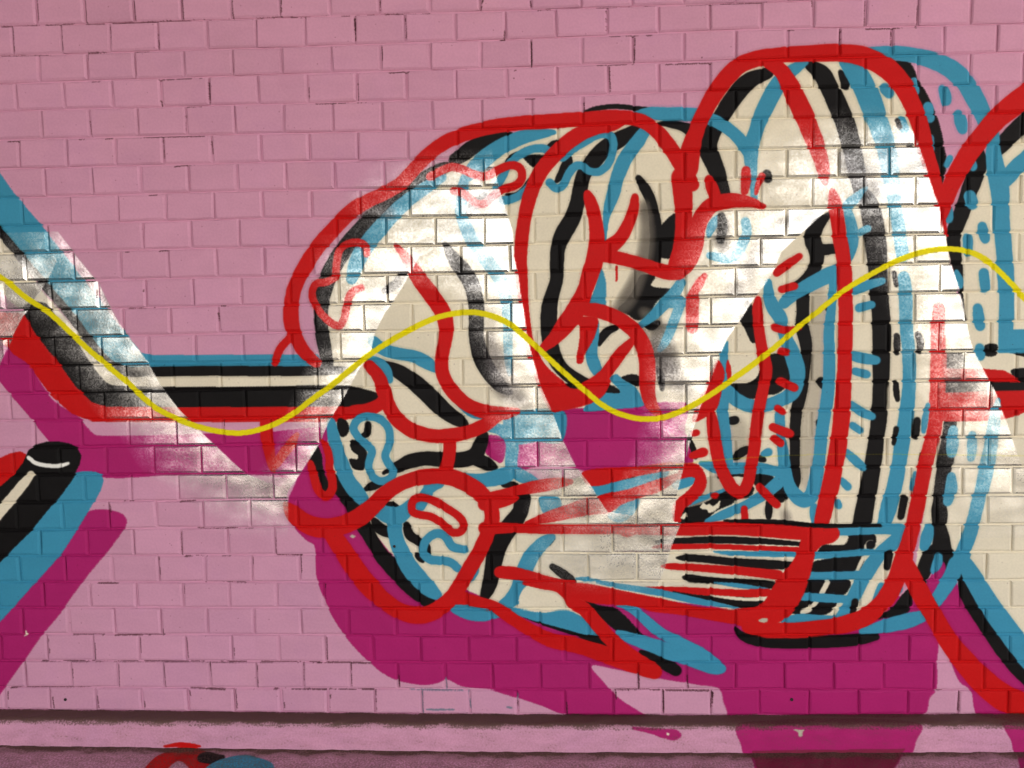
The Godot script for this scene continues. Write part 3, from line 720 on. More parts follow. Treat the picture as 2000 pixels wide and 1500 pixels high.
	s(R, [1919, 428, 10.5, 1893, 435, 24, 1847, 440, 34, 1801, 457, 37, 1761, 485, 38, 1727, 517, 38, 1700, 550, 37, 1680, 589, 36, 1665, 633, 35, 1654, 686, 33, 1648, 732, 33, 1645, 778, 33, 1647, 818, 29, 1651, 885, 24, 1656, 939, 22, 1665, 993, 22, 1677, 1033, 30, 1693, 1067, 38, 1710, 1101, 46, 1728, 1140, 49])
	s(NAVY, [2362, 676, 10.4, 2311, 708, 34, 2272, 752, 39, 2233, 817, 39, 2193, 882, 39], 16.0, 0.10)
	f(R, [1689, 1040, 1720, 1068, 1753, 1098, 1769, 1113, 1800, 1115, 1827, 1106, 1874, 1093, 1860, 1128, 1826, 1151, 1752, 1170, 1722, 1173, 1701, 1128])
	s(R, [1820, 606, 16, 1828, 627, 29, 1841, 677, 34, 1844, 730, 38, 1837, 783, 45, 1826, 815, 43, 1814, 851, 39, 1800, 885, 44, 1779, 921, 48, 1753, 954, 43, 1728, 983, 32, 1700, 1007, 19])
	s(R, [1944, 619, 17, 1939, 653, 25, 1924, 692, 29, 1904, 725, 33, 1873, 749, 40, 1848, 763, 37])
	s(R, [1844, 762, 37, 1890, 773, 32, 1936, 785, 30, 1983, 801, 33, 2022, 814, 37, 2059, 814, 40])
	s(R, [2063, 571, 50, 2068, 643, 45, 2067, 695, 39, 2059, 748, 34, 2046, 794, 34])
	s(R, [2274, 651, 10.4, 2232, 638, 26, 2180, 635, 37, 2141, 645, 39, 2117, 670, 41, 2103, 705, 41, 2098, 738, 42, 2088, 771, 42, 2072, 798, 42, 2046, 820, 29])
	s(R, [2133, 577, 18, 2141, 599, 29, 2151, 624, 26])
	s(R, [2227, 559, 21, 2228, 585, 23, 2224, 614, 16])
	s(K, [2280, 568, 21, 2284, 581, 23])
	s(R, [2269, 574, 18, 2258, 598, 13, 2253, 619, 7.8])
	s(R, [1812, 907, 32, 1842, 910, 36, 1875, 921, 36, 1909, 939, 36, 1942, 968, 37, 1963, 1006, 39, 1972, 1046, 41, 1972, 1085, 41, 1973, 1119, 37, 1980, 1153, 32, 1998, 1180, 19, 2014, 1200, 8.0])
	s(R, [1936, 989, 16, 1909, 1017, 27, 1885, 1048, 29, 1863, 1077, 29, 1840, 1097, 32, 1809, 1114, 30])
	f(R, [1790, 931, 1842, 932, 1835, 976, 1821, 1002, 1808, 1025, 1801, 1046, 1791, 1046, 1790, 1030, 1796, 998, 1799, 966, 1795, 944, 1775, 954])
	s(R, [1895, 797, 5.3, 1894, 834, 4.0])
	s(R, [2122, 825, 13, 2106, 848, 22, 2088, 874, 18])
	s(R, [2091, 880, 32, 2090, 920, 32, 2090, 960, 29])
	s(R, [2138, 1182, 19, 2142, 1216, 29, 2150, 1270, 31, 2160, 1317, 29, 2177, 1358, 31, 2196, 1386, 31, 2215, 1396, 29, 2232, 1373, 29, 2241, 1332, 28, 2251, 1271, 28, 2256, 1217, 28, 2264, 1163, 28, 2275, 1113, 28, 2281, 1077, 28, 2275, 1043, 28, 2267, 1003, 26, 2260, 950, 25, 2258, 910, 24, 2260, 888, 16])
	f(R, [2156, 1048, 2171, 1075, 2167, 1108, 2162, 1135, 2152, 1169, 2135, 1186, 2092, 1204, 2107, 1154, 2127, 1108])
	s(R, [2181, 1048, 4.0, 2183, 1068, 11.9, 2185, 1095, 7.9])
	f(R, [2060, 1326, 2080, 1317, 2103, 1321, 2120, 1344, 2124, 1372, 2111, 1399, 2080, 1426, 2066, 1439, 2058, 1460, 2057, 1471, 2042, 1469, 2037, 1446, 2041, 1424, 2066, 1401, 2091, 1374, 2097, 1354, 2080, 1351, 2050, 1356])
	s(R, [2089, 1295, 17, 2119, 1286, 23])
	s(R, [2092, 1237, 15, 2100, 1234, 16])
	s(R, [2318, 1024, 18, 2332, 1027, 18])
	s(R, [2316, 1102, 20, 2353, 1120, 20])
	s(R, [2310, 1173, 16, 2324, 1183, 16])
	s(R, [2297, 1222, 20, 2341, 1241, 22])
	s(R, [2300, 1251, 17, 2319, 1266, 20])
	s(R, [2306, 821, 20, 2331, 803, 21, 2364, 781, 16])
	s(R, [2319, 865, 18, 2352, 856, 18])
	s(R, [2302, 962, 18, 2331, 970, 18, 2367, 965, 9.2])
	s(R, [2263, 1380, 19, 2287, 1406, 20, 2310, 1429, 19])
	s(R, [2224, 1437, 16, 2226, 1467, 17])
	s(R, [2145, 1403, 15, 2151, 1402, 16])
	s(R, [2446, 616, 13, 2451, 639, 28, 2455, 659, 34, 2466, 731, 35, 2478, 809, 35, 2482, 888, 35, 2483, 967, 35, 2482, 1046, 35, 2480, 1113, 37, 2476, 1180, 41, 2470, 1247, 41, 2461, 1307, 42, 2446, 1388, 44, 2425, 1476, 38])
	s(R, [1536, 1484, 33, 1611, 1485, 25, 1693, 1489, 23, 1816, 1491, 22, 1951, 1492, 24, 2032, 1493, 30, 2207, 1490, 36, 2367, 1501, 40, 2447, 1504, 37])
	f(R, [2420, 1482, 2463, 1490, 2471, 1507, 2460, 1525, 2421, 1539, 2409, 1558, 2397, 1611, 2376, 1673, 2351, 1717, 2331, 1735, 2261, 1762, 2227, 1754, 2153, 1740, 2058, 1723, 1977, 1712, 1925, 1697, 1868, 1694, 1800, 1683, 1756, 1655, 1746, 1639, 1800, 1638, 1882, 1654, 1991, 1678, 2113, 1704, 2207, 1711, 2264, 1699, 2285, 1679, 2301, 1649, 2317, 1624, 2348, 1586, 2367, 1551, 2374, 1524])
	s(K, [2173, 1470, 5.4, 2247, 1472, 10.7, 2340, 1477, 12.0, 2420, 1485, 9.3, 2579, 1486, 6.6])
	s(R, [2693, 1316, 37, 2679, 1390, 35, 2668, 1451, 37, 2661, 1492, 38, 2649, 1535, 40, 2638, 1574, 45, 2623, 1621, 45, 2601, 1669, 46, 2575, 1704, 46, 2542, 1731, 47, 2489, 1750, 45, 2422, 1761, 43, 2342, 1767, 40, 2275, 1765, 40, 2237, 1754, 38])
	s(R, [2717, 1196, 36, 2712, 1236, 36, 2703, 1276, 37, 2693, 1316, 37])
	s(R, [2644, 1590, 42, 2667, 1635, 45, 2687, 1674, 46, 2717, 1725, 45, 2748, 1780, 48, 2782, 1828, 53, 2816, 1870, 59, 2856, 1912, 66, 2903, 1949, 69, 2970, 1981, 70, 3063, 2030, 70])
	s(R, [1575, 1605, 30, 1609, 1608, 34, 1650, 1617, 32, 1691, 1625, 21, 1735, 1631, 12, 1776, 1633, 5.5])
	s(R, [1639, 1636, 5.5, 1691, 1642, 18, 1732, 1649, 23, 1759, 1669, 33, 1772, 1690, 36, 1802, 1708, 36, 1833, 1746, 38, 1867, 1787, 38, 1922, 1836, 40, 1987, 1879, 40])
	s(R, [1449, 1672, 39, 1511, 1685, 28, 1559, 1700, 28, 1607, 1733, 32, 1661, 1768, 34, 1716, 1794, 39, 1785, 1809, 41, 1867, 1836, 47, 1949, 1866, 44, 1990, 1881, 36])
	f(R, [1867, 1810, 1901, 1828, 1911, 1839, 1874, 1832])
	s(R, [998, 1414, 11.2, 1017, 1438, 39, 1051, 1467, 50, 1099, 1482, 53, 1148, 1475, 49, 1198, 1454, 49, 1240, 1420, 43, 1276, 1385, 40, 1325, 1358, 37, 1380, 1345, 39, 1442, 1346, 41, 1483, 1360, 44, 1524, 1388, 44, 1551, 1421, 38, 1558, 1456, 38, 1543, 1504, 38, 1520, 1553, 39, 1492, 1598, 39, 1470, 1637, 39, 1449, 1668, 39, 1421, 1696, 42, 1371, 1721, 46, 1316, 1717, 45, 1267, 1688, 46, 1227, 1650, 52, 1193, 1607, 53, 1166, 1565, 52, 1140, 1523, 48, 1113, 1483, 42])
	s(R, [1448, 1234, 33, 1448, 1268, 33, 1443, 1303, 33, 1433, 1333, 38])
	s(R, [1101, 1242, 6.9, 1116, 1263, 17, 1123, 1297, 19, 1122, 1321, 19, 1129, 1348, 21, 1128, 1376, 22, 1110, 1395, 24, 1089, 1377, 21, 1079, 1343, 21, 1074, 1315, 19, 1072, 1302, 13])
	s(R, [955, 1184, 33, 954, 1228, 33, 960, 1270, 28, 965, 1305, 21, 969, 1325, 11.2])
	s(R, [1038, 1226, 11.1, 1018, 1254, 25, 994, 1284, 24, 976, 1309, 20])
	s(R, [1368, 1399, 19, 1393, 1406, 19, 1420, 1420, 19, 1447, 1438, 19, 1470, 1455, 19, 1481, 1476, 19, 1474, 1493, 19, 1453, 1497, 19, 1435, 1483, 19, 1416, 1466, 19, 1392, 1452, 19, 1364, 1447, 19, 1345, 1440, 19, 1341, 1424, 19, 1349, 1406, 19, 1368, 1399, 19])
	s(R, [1555, 1401, 25, 1592, 1393, 25, 1640, 1381, 27, 1695, 1371, 33, 1743, 1364, 24, 1770, 1361, 10.9])
	s(R, [1537, 1421, 33, 1578, 1416, 27, 1612, 1408, 19, 1626, 1404, 8.2])
	f(R, [1800, 1340, 1939, 1325, 2044, 1315, 2063, 1323, 1939, 1348, 1817, 1370])
	f(R, [1840, 1407, 1925, 1383, 2006, 1357, 2062, 1341, 2013, 1384, 1911, 1419, 1865, 1442])
	s(R, [1650, 1473, 10.9, 1707, 1457, 27, 1762, 1442, 38, 1816, 1429, 43, 1864, 1431, 33])
	s(R, [1897, 1492, 19, 1917, 1500, 22, 1938, 1492, 16])
	s(R, [1240, 750, 18, 1236, 730, 18, 1220, 720, 18, 1192, 722, 18, 1169, 738, 18, 1159, 775, 18, 1154, 808, 18, 1132, 821, 18, 1103, 826, 18, 1091, 850, 18, 1098, 879, 18, 1118, 909, 18, 1142, 931, 18, 1161, 938, 18, 1175, 919, 18, 1183, 883, 18, 1196, 852, 18, 1223, 839, 18])
	s(R, [1411, 555, 19, 1440, 541, 19, 1470, 531, 19, 1501, 539, 19, 1527, 551, 19, 1561, 556, 19, 1594, 540, 19, 1628, 530, 19, 1649, 541, 19, 1651, 567, 19, 1633, 583, 19, 1600, 592, 19, 1573, 611, 19, 1552, 627, 19, 1532, 626, 19, 1513, 610, 19, 1493, 595, 19, 1473, 592, 19])
	f(C, [2110, 1433, 2117, 1423, 2124, 1429, 2132, 1426, 2143, 1433, 2153, 1426, 2160, 1417, 2157, 1433, 2144, 1443, 2133, 1447, 2127, 1437, 2116, 1437], false)
	f(C, [2059, 1461, 2065, 1453, 2072, 1449, 2074, 1457, 2067, 1464], false)
	f(C, [254, 1767, 259, 1763, 261, 1769, 259, 1776, 255, 1777], false)
	f(GREY, [1174, 1505, 1179, 1502, 1186, 1505, 1181, 1508], false)
	f(GREY, [2264, 1740, 2272, 1735, 2285, 1736, 2283, 1742, 2272, 1743])
	s(K, [361, 1959, 5.7], 1.6)
	s(K, [2351, 1956, 6.0], 1.6)
	s(K, [1293, 1533, 5.0], 1.6)
	s(DIRT, [2543, 1796, 1.3], 1.6)
	s(DIRT, [2116, 273, 2.0], 1.6)
	s(DIRT, [1635, 309, 2.0], 1.6)
	f(M, [1922, 2054, 1994, 2057, 2037, 2062, 2046, 2075, 2031, 2087, 2007, 2083, 1965, 2068])
	f(M, [2194, 2047, 2204, 2099, 2217, 2129, 2635, 2127, 2650, 2090, 2664, 2045])
	f(M, [2875, 2044, 2892, 2089, 2907, 2126, 3028, 2126, 3026, 2044])
	s(R, [663, 2118, 5.8, 705, 2112, 11.5, 761, 2116, 5.8])
	f(C, [2010, 2069, 2016, 2071, 2014, 2075, 2010, 2073], false)
	f(GREY, [2340, 2059, 2352, 2061, 2365, 2060, 2359, 2065, 2359, 2075, 2353, 2076, 2352, 2065], false)
	f(M, [2226, 2117, 2224, 2206, 2554, 2202, 2626, 2114], false)
	f(MAROON, [2233, 2117, 2229, 2205, 2551, 2202, 2622, 2114], false)
	f(M, [2915, 2112, 2874, 2199, 2979, 2198, 3037, 2111], false)
	s(R, [679, 2237, 58, 688, 2175, 58, 721, 2145, 58, 783, 2174, 58, 819, 2235, 58])
	s(K, [788, 2155, 37, 829, 2169, 37])
	s(B, [839, 2207, 63, 894, 2178, 63, 959, 2206, 63])
	s(B, [936, 2187, 23, 954, 2218, 23])
	build_noise()
	silver = PackedFloat32Array()
	silver.resize(W * H / 4)
	leg([671, 409, 201, 50, 740, 459, 214, 80, 809, 511, 228, 100, 878, 543, 241, 100, 947, 582, 255, 100, 1023, 637, 255, 100, 1086, 669, 241, 100, 1156, 719, 241, 100, 1226, 786, 241, 100, 1296, 857, 268, 100, 1332, 897, 281, 100, 1375, 1005, 308, 100, 1417, 1006, 268, 90, 1459, 1005, 228, 40, 1508, 1000, 188, 0])
	leg([696, 1531, 442, 30, 759, 1379, 295, 100, 792, 1360, 268, 100, 839, 1332, 248, 100, 875, 1308, 221, 100, 908, 1282, 201, 100, 955, 1256, 161, 100, 1013, 1241, 161, 100, 1053, 1210, 154, 100, 1114, 1175, 147, 100, 1148, 1154, 141, 100, 1196, 1122, 127, 100, 1257, 1093, 121, 100, 1312, 1056, 121, 100, 1377, 1009, 147, 100, 1416, 996, 147, 80, 1451, 995, 134, 20, 1465, 995, 121, 0])
	leg([480, 1575, 308, 0, 539, 1581, 348, 60, 592, 1593, 415, 100, 632, 1606, 442, 100, 698, 1625, 469, 100, 765, 1628, 442, 100, 818, 1639, 348, 100, 858, 1643, 201, 100, 912, 1652, 174, 100, 966, 1658, 168, 100, 1033, 1673, 154, 100, 1109, 1693, 147, 100, 1172, 1721, 188, 100, 1254, 1751, 201, 100, 1320, 1782, 201, 100, 1370, 1820, 174, 100, 1411, 1844, 201, 100, 1442, 1865, 228, 100, 1474, 2059, 389, 100, 1529, 2035, 389, 95, 1584, 2018, 389, 80, 1625, 2005, 348, 45, 1667, 1977, 295, 5])
	leg([653, 2466, 348, 100, 667, 2430, 348, 100, 710, 2381, 322, 100, 767, 2319, 281, 100, 816, 2298, 268, 100, 857, 2272, 255, 100, 889, 2246, 241, 100, 936, 2217, 228, 100, 988, 2180, 214, 100, 1036, 2159, 201, 100, 1101, 2134, 174, 100, 1175, 2107, 154, 100, 1228, 2090, 147, 100, 1296, 2073, 147, 100, 1391, 2049, 174, 100, 1446, 2041, 228, 100, 1473, 2039, 268, 70])
	leg([398, 2540, 201, 0, 451, 2633, 348, 40, 477, 2650, 389, 80, 516, 2665, 442, 100, 555, 2678, 509, 100, 594, 2690, 536, 100, 633, 2703, 536, 100, 659, 2714, 402, 100, 685, 2720, 255, 100, 711, 2726, 241, 100, 763, 2735, 234, 100, 815, 2748, 221, 100, 867, 2767, 214, 100, 920, 2781, 201, 100, 973, 2792, 201, 100, 1025, 2805, 201, 100, 1079, 2833, 201, 100, 1145, 2867, 214, 100, 1225, 2898, 228, 90, 1292, 2921, 241, 80, 1386, 2956, 268, 60, 1521, 3011, 295, 20])
	leg([698, 391, 268, 0, 725, 397, 268, 60, 752, 402, 295, 100, 820, 363, 268, 100, 860, 328, 241, 100, 901, 298, 201, 100, 955, 266, 161, 100, 1010, 238, 134, 100, 1093, 191, 134, 100])
	# the silver never reached into the joints
	var faces := mural.duplicate()
	over_silver()
	joints = mural
	mural = faces
	spray_silver()
	over_silver()
	paint_dirt()
	build_paint()
	build_wall()

func over_silver() -> void:
	# what lies over the silver: the yellow line, open joints, specks
	s(Y, [163, 736, 13, 231, 783, 13, 258, 800, 13, 312, 846, 13, 380, 894, 13, 447, 961, 13, 531, 1037, 13, 582, 1082, 13, 598, 1099, 13, 649, 1145, 13, 707, 1178, 13, 769, 1202, 13, 839, 1218, 13, 892, 1220, 13, 927, 1214, 13, 979, 1197, 13, 1040, 1163, 13, 1086, 1129, 13, 1139, 1093, 13, 1210, 1037, 13, 1262, 1001, 13, 1331, 961, 13, 1418, 922, 13, 1486, 909, 13, 1536, 911, 13, 1587, 927, 13, 1620, 946, 13, 1674, 994, 13, 1727, 1045, 13, 1780, 1094, 13, 1812, 1122, 13, 1846, 1152, 13, 1886, 1177, 13, 1940, 1194, 13, 1980, 1197, 13, 2020, 1192, 13, 2074, 1171, 13, 2154, 1124, 13, 2207, 1086, 13, 2259, 1049, 13, 2338, 984, 12, 2364, 961, 12, 2416, 920, 12, 2468, 878, 12, 2506, 853, 12, 2584, 810, 12, 2622, 793, 12, 2673, 777, 12, 2724, 770, 12, 2776, 774, 12, 2814, 788, 12, 2853, 814, 12, 2892, 854, 12, 2932, 898, 12, 2971, 939, 12, 3036, 1003, 12])
	s(Y, [2047, 1319, 2.7, 2153, 1308, 2.7, 2286, 1300, 2.7, 2419, 1296, 2.6, 2681, 1299, 2.6, 2954, 1306, 2.6], 1.5, 0.22)
	gap(387, 72, 387, 122, 2.4)
	gap(515, 76, 516, 135, 2.4)
	gap(645, 81, 647, 133, 4.0)
	gap(776, 85, 776, 134, 2.4)
	gap(906, 90, 908, 135, 2.4)
	gap(284, 135, 402, 135, 2.4)
	gap(402, 135, 491, 135, 4.0)
	gap(512, 136, 847, 135, 2.4)
	gap(318, 142, 319, 201, 2.4)
	gap(449, 139, 449, 202, 4.0)
	gap(578, 144, 578, 196, 2.4)
	gap(706, 167, 707, 207, 2.4)
	gap(280, 210, 418, 212, 2.4)
	gap(515, 210, 563, 210, 4.0)
	gap(515, 212, 515, 231, 2.4)
	gap(645, 212, 680, 212, 2.4)
	gap(522, 285, 546, 284, 2.4)
	gap(704, 286, 758, 285, 2.4)
	gap(758, 285, 820, 285, 4.0)
	gap(836, 296, 836, 348, 2.4)
	gap(705, 338, 707, 354, 2.4)
	gap(776, 358, 831, 357, 2.7)
	gap(511, 385, 513, 429, 2.4)
	gap(771, 379, 770, 426, 2.4)
	gap(287, 434, 322, 433, 2.4)
	gap(482, 434, 503, 434, 2.4)
	gap(552, 434, 572, 433, 2.4)
	gap(655, 433, 820, 434, 2.4)
	gap(707, 440, 708, 488, 4.0)
	gap(836, 447, 838, 480, 2.4)
	gap(735, 511, 790, 507, 2.4)
	gap(1036, 94, 1036, 126, 2.4)
	gap(1294, 103, 1292, 128, 2.4)
	gap(1559, 112, 1554, 135, 4.0)
	gap(969, 137, 1076, 135, 2.4)
	gap(1083, 138, 1164, 137, 2.4)
	gap(1190, 138, 1277, 137, 2.4)
	gap(1304, 138, 1423, 139, 4.0)
	gap(1226, 143, 1227, 204, 4.7)
	gap(1358, 147, 1359, 201, 2.4)
	gap(1614, 190, 1612, 212, 2.4)
	gap(1295, 219, 1296, 255, 2.4)
	gap(1100, 317, 1100, 343, 2.4)
	gap(1229, 308, 1229, 353, 2.4)
	gap(1116, 359, 1251, 359, 2.4)
	gap(1313, 287, 1366, 286, 2.4)
	gap(1602, 212, 1615, 212, 4.0)
	gap(1874, 148, 1874, 199, 3.4)
	gap(1681, 116, 1683, 131, 2.4)
	gap(1700, 141, 1733, 139, 2.4)
	gap(1850, 140, 2006, 140, 2.4)
	gap(2077, 142, 2283, 140, 2.4)
	gap(1682, 218, 1682, 282, 2.4)
	gap(1947, 220, 1944, 284, 2.4)
	gap(1881, 289, 1883, 350, 3.4)
	gap(1638, 290, 1685, 288, 3.4)
	gap(1849, 284, 1943, 284, 2.4)
	gap(2025, 287, 2141, 288, 2.4)
	gap(1882, 213, 1993, 214, 2.4)
	gap(1664, 363, 1690, 363, 2.4)
	gap(1815, 377, 1816, 396, 4.0)
	gap(2393, 140, 2392, 180, 4.7)
	gap(2525, 145, 2523, 208, 2.4)
	gap(2654, 162, 2652, 212, 3.4)
	gap(2334, 211, 2360, 212, 2.4)
	gap(2525, 216, 2652, 216, 2.4)
	gap(2463, 218, 2462, 250, 2.4)
	gap(2591, 222, 2591, 258, 3.4)
	gap(662, 584, 684, 583, 2.4)
	gap(508, 829, 506, 852, 2.4)
	gap(636, 832, 636, 866, 2.4)
	gap(592, 881, 665, 880, 2.7)
	gap(592, 732, 609, 731, 2.4)
	gap(683, 731, 711, 730, 2.4)
	gap(835, 897, 837, 921, 2.4)
	gap(843, 879, 857, 880, 2.4)
	gap(516, 1412, 519, 1434, 2.4)
	gap(707, 1492, 707, 1555, 3.4)
	gap(644, 1559, 646, 1608, 3.4)
	gap(708, 1406, 751, 1404, 2.7)
	gap(552, 1403, 580, 1403, 2.4)
	gap(715, 1557, 843, 1556, 2.7)
	gap(754, 1479, 910, 1480, 2.4)
	gap(904, 1561, 904, 1580, 2.4)
	gap(840, 1185, 840, 1210, 2.7)
	gap(968, 1507, 969, 1554, 2.4)
	gap(969, 1555, 1040, 1556, 2.4)
	gap(1035, 1557, 1037, 1604, 3.4)
	gap(710, 1638, 709, 1662, 3.4)
	gap(769, 1629, 883, 1630, 2.7)
	gap(469, 1631, 526, 1631, 2.4)
	gap(323, 1786, 324, 1827, 2.7)
	gap(453, 1798, 453, 1846, 2.4)
	gap(580, 1784, 581, 1827, 2.7)
	gap(711, 1784, 713, 1846, 3.4)
	gap(843, 1813, 843, 1849, 2.4)
	gap(389, 1776, 648, 1777, 2.7)
	gap(646, 1759, 645, 1778, 2.4)
	gap(297, 1850, 874, 1853, 3.4)
	gap(387, 1870, 386, 1899, 2.4)
	gap(516, 1860, 516, 1921, 2.4)
	gap(644, 1860, 646, 1925, 3.4)
	gap(772, 1856, 775, 1925, 4.0)
	gap(713, 1927, 814, 1930, 3.4)
	gap(205, 1926, 432, 1924, 2.7)
	gap(325, 1951, 328, 1984, 2.7)
	gap(452, 1948, 455, 1983, 3.4)
	gap(583, 1965, 585, 1982, 3.4)
	gap(712, 1933, 714, 1950, 3.4)
	gap(841, 1932, 844, 1983, 3.4)
	gap(197, 1936, 197, 1988, 2.4)
	gap(905, 1863, 904, 1924, 4.0)
	gap(1033, 1856, 1033, 1924, 3.4)
	gap(1164, 1856, 1164, 1920, 4.0)
	gap(1294, 1892, 1296, 1923, 4.7)
	gap(1099, 1784, 1098, 1849, 3.4)
	gap(1101, 1635, 1100, 1699, 2.4)
	gap(914, 1853, 1221, 1856, 2.4)
	gap(949, 1929, 1226, 1930, 3.4)
	gap(975, 1967, 976, 1984, 3.4)
	gap(1104, 1946, 1103, 1993, 4.7)
	gap(1230, 1932, 1232, 1985, 5.4)
	gap(1358, 1935, 1359, 1995, 5.4, SLATE)
	gap(1485, 1934, 1489, 1983, 5.4, SLATE)
	gap(1369, 1985, 1449, 1986, 6.7, SLATE)
	gap(1324, 1930, 1492, 1933, 3.4, SLATE)
	gap(1423, 1899, 1425, 1929, 5.4, SLATE)
	gap(1589, 1977, 1602, 1979, 6.7, SLATE)
	gap(1618, 1941, 1619, 1963, 5.4, SLATE)
	gap(1618, 1963, 1619, 1991, 4.0)
	gap(1750, 1965, 1751, 2000, 4.0)
	gap(1882, 1931, 1884, 1955, 4.0)
	gap(2010, 1931, 2011, 1993, 4.0)
	gap(2141, 1934, 2139, 1983, 5.4)
	gap(1886, 1930, 2003, 1931, 2.4)
	gap(2017, 1932, 2133, 1932, 2.7)
	gap(1944, 1884, 1945, 1930, 2.7)
	gap(2074, 1891, 2077, 1929, 2.7)
	gap(2788, 1935, 2788, 1988, 2.4)
	gap(2732, 1930, 2747, 1931, 2.7)
	for i in 900:
		dab(DIRT, Vector2(rng.randf() * W, rng.randf() * TALL * SCALE), 0.75, 1.3, float(rng.randi_range(1, 4)) * 0.1)

func build_noise() -> void:
	var streak := FastNoiseLite.new()
	streak.seed = 31
	streak.frequency = 0.03
	streak.fractal_octaves = 3
	var peel := FastNoiseLite.new()
	peel.seed = 12
	peel.noise_type = FastNoiseLite.TYPE_SIMPLEX
	peel.frequency = 0.16
	peel.fractal_octaves = 2
	var swell := FastNoiseLite.new()
	swell.seed = 77
	swell.frequency = 0.018
	swell.fractal_octaves = 2
	var drag := streak.get_image(512, H)          # brush drag, drawn out along the courses
	drag.convert(Image.FORMAT_RGBA8)
	drag.resize(W, H, Image.INTERPOLATE_CUBIC)
	drag.convert(Image.FORMAT_L8)
	a = drag.get_data()
	b = peel.get_image(W, H).get_data()
	c = swell.get_image(W, H).get_data()

func spray_silver() -> void:
	# lays the silver over whatever has been painted so far
	var metal := srgb(Vector3(0.62, 0.60, 0.57))
	for y in H / 2:
		for x in W / 2:
			var i := y * (W / 2) + x
			if silver[i] < 0.01:
				continue
			var j := y * 2 * W + x * 2
			var n := a[j] / 255.0
			var s2 := c[j] / 255.0
			var cloud := clampf(0.30 + 0.55 * n + 0.60 * s2 + 0.25 * (b[j] / 255.0 - 0.5), 0.25, 1.3)
			var v := clampf(silver[i] * lerpf(cloud, 1.0, 0.6 * silver[i]), 0.0, 1.0)
			v = clampf(v + (rng.randf() - 0.5) * 1.5 * v * (1.0 - v), 0.0, 1.0)     # droplets
			silver[i] = v
			var tone := clampf(0.55 + 0.35 * n + 0.45 * s2, 0.5, 1.08)
			for q in 4:
				var p := Vector2i(x * 2 + q % 2, y * 2 + q / 2)
				mural.set_pixelv(p, mural.get_pixelv(p).lerp(metal * Color(tone, tone, tone, 1.0), v * 0.9))

func build_paint() -> void:
	var coat := PackedByteArray()
	var rough := PackedByteArray()
	var relief := PackedFloat32Array()
	coat.resize(W * H / 4)
	rough.resize(W * H / 4)
	relief.resize(W * H)
	for i in W * H:
		relief[i] = b[i] * (0.12 / 255.0) + c[i] * (1.1 / 255.0) + a[i] * (0.16 / 255.0)
	for y in H / 2:
		for x in W / 2:
			var i := y * (W / 2) + x
			var v := silver[i]
			if v > 0.0:
				var top := mural.get_pixel(x * 2, y * 2)
				if top.b < 0.3 and top.g > 0.5:     # the yellow line lies over the silver
					v = 0.0
			coat[i] = int(v * 0.9 * 255.0)
			rough[i] = clampi(int(lerpf(0.5, 0.2, clampf(v * 1.5, 0.0, 1.0)) * 255.0 + 0.1 * a[y * 2 * W + x * 2]), 0, 255)
	# the grain of rolled and sprayed coats
	var raw := mural.get_data()
	for i in W * H:
		var g := 0.965 + 0.035 * b[i] / 255.0 + 0.03 * a[i] / 255.0
		raw[i * 4] = mini(255, int(raw[i * 4] * g))
		raw[i * 4 + 1] = mini(255, int(raw[i * 4 + 1] * g))
		raw[i * 4 + 2] = mini(255, int(raw[i * 4 + 2] * g))
	mural = Image.create_from_data(W, H, false, Image.FORMAT_RGBA8, raw)
	paint = StandardMaterial3D.new()
	paint.resource_name = "spray paint"
	paint.texture_repeat = false
	paint.vertex_color_use_as_albedo = true
	paint.albedo_texture = ImageTexture.create_from_image(mural)
	paint.roughness = 1.0
	paint.metallic_specular = 0.2
	paint.roughness_texture = ImageTexture.create_from_image(Image.create_from_data(W / 2, H / 2, false, Image.FORMAT_L8, rough))
	paint.metallic = 1.0
	paint.metallic_texture = ImageTexture.create_from_image(Image.create_from_data(W / 2, H / 2, false, Image.FORMAT_L8, coat))
	paint.heightmap_enabled = true
	paint.heightmap_scale = 0.12
	paint.heightmap_texture = ImageTexture.create_from_image(Image.create_from_data(W, H, false, Image.FORMAT_RF, relief.to_byte_array()))
	bed = StandardMaterial3D.new()
	bed.resource_name = "painted mortar"
	bed.texture_repeat = false
	bed.albedo_texture = ImageTexture.create_from_image(joints)
	bed.roughness = 0.85
	bed.metallic_specular = 0.2

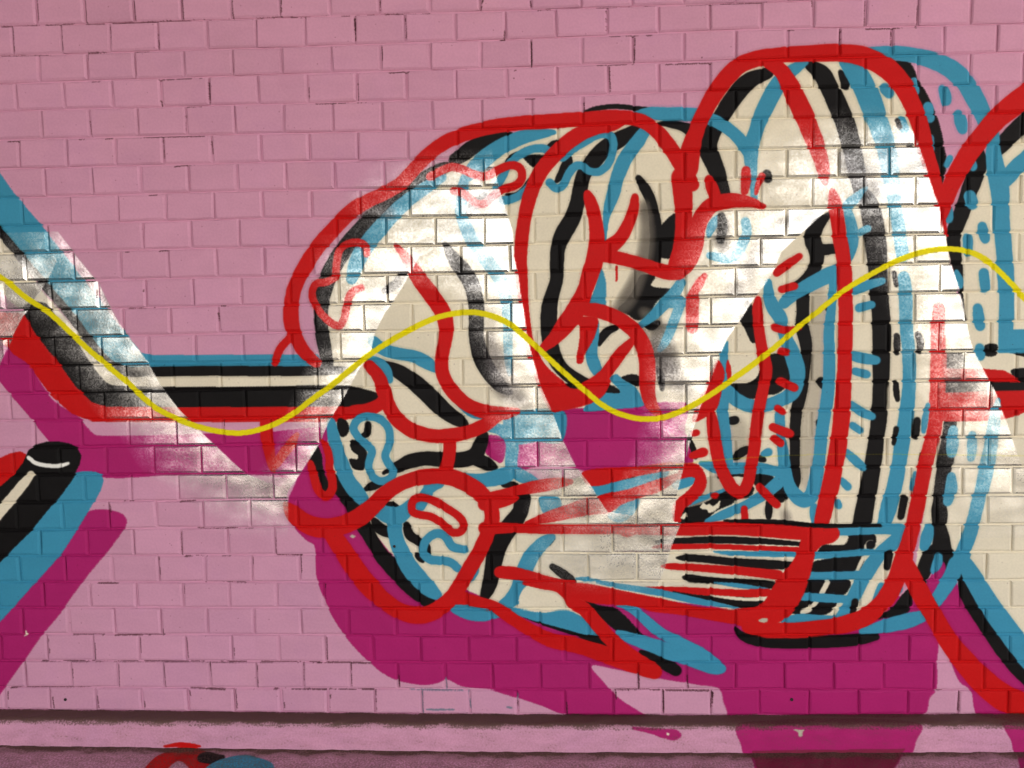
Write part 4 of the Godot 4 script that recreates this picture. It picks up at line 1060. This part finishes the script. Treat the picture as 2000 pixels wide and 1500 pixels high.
func build_wall() -> void:
	var wall := Node3D.new()
	wall.name = "brick_wall"
	wall.position = Vector3(0, BASE, 0)
	wall.set_meta("label", "pink brick wall sprayed with a red, blue and cream mural above a concrete ledge")
	wall.set_meta("category", "wall")
	wall.set_meta("kind", "thing")
	add_child(wall, true)
	# the bed of mortar
	var st := SurfaceTool.new()
	st.begin(Mesh.PRIMITIVE_TRIANGLES)
	var n := FastNoiseLite.new()
	n.seed = 2
	n.frequency = 14.0
	var nx := 400
	var ny := 120
	for j in ny + 1:
		for i in nx + 1:
			var x := lerpf(-4.69, 5.19, float(i) / nx)
			var y := lerpf(-0.02, 3.525, float(j) / ny)
			st.set_uv(uv(x, y))
			st.add_vertex(Vector3(x, y, -0.0068 + 0.0009 * n.get_noise_2d(x, y)))
	for j in ny:
		for i in nx:
			var k := j * (nx + 1) + i
			for v in [k, k + nx + 1, k + 1, k + 1, k + nx + 1, k + nx + 2]:
				st.add_index(v)
	st.generate_normals()
	part("mortar", st.commit(), bed, wall)
	# bricks: the nearest 300 each by itself, the others joined
	var cells := []
	for k in 48:
		var off := 0.0 if k % 2 == 0 else 0.5
		for c in range(-26, 50):
			var x0 := COL0 + (c + off) * HEADER
			cells.append([Vector2(x0 + 0.065 - 0.06, k * PITCH + 0.037 - 1.0).length(), k, x0])
	cells.sort_custom(func(p, q): return p[0] < q[0])
	var rest := SurfaceTool.new()
	rest.begin(Mesh.PRIMITIVE_TRIANGLES)
	var at := 0
	for i in cells.size():
		var k: int = cells[i][1]
		var x0: float = cells[i][2]
		if i < 300:
			var one := SurfaceTool.new()
			one.begin(Mesh.PRIMITIVE_TRIANGLES)
			lay_brick(one, x0, x0 + HEADER, k, 0)
			part("brick", one.commit(), paint, wall)
		else:
			at = lay_brick(rest, x0, x0 + HEADER, k, at)
	part("brickwork", rest.commit(), paint, wall).set_meta("kind", "stuff")
	# concrete plinth
	var prof := [[-0.012, 0.0], [0.012, 0.0005], [0.034, 0.0005], [0.047, -0.0008], [0.0525, -0.0045], [0.0545, -0.011], [0.055, -0.030], [0.055, -0.052], [0.054, -0.0745]]
	part("ledge", strip(prof, [-6, 12, 32, 45, 52, 60, 80, 102, 124], -4.69, 5.19, 0.008, 0.0032, 41), paint, wall)
	prof = [[0.040, -0.0720], [0.062, -0.0735], [0.085, -0.0765], [0.11, -0.080], [0.14, -0.085], [0.165, -0.090], [0.18, -0.098], [0.186, -0.115], [0.188, -0.28], [0.19, -0.474]]
	part("lower_step", strip(prof, [118, 131, 154, 179, 209, 234, 252, 270, 330, 335], -4.69, 5.19, 0.010, 0.0060, 43), paint, wall)
	# body of the wall
	var body := BoxMesh.new()
	body.size = Vector3(9.88, 4.0, 0.3)
	var core := part("wall_core", body, concrete(Vector3(0.3, 0.28, 0.26), 8), wall)
	core.position = Vector3(0.25, 1.526, -0.16)
	for h in [[-1.3386, 0.0407, 0.004], [0.6508, 0.0443, 0.0042], [-0.4074, 0.4665, 0.0034]]:
		var plug := CylinderMesh.new()
		plug.top_radius = h[2]
		plug.bottom_radius = h[2] * 1.05
		plug.height = 0.004
		plug.radial_segments = 14
		var dark := StandardMaterial3D.new()
		dark.albedo_color = srgb(Vector3(0.012, 0.008, 0.008))
		dark.roughness = 0.9
		var hole := part("wall_plug", plug, dark, wall)
		hole.rotation_degrees.x = 90
		hole.position = Vector3(h[0], h[1], 0.0002)
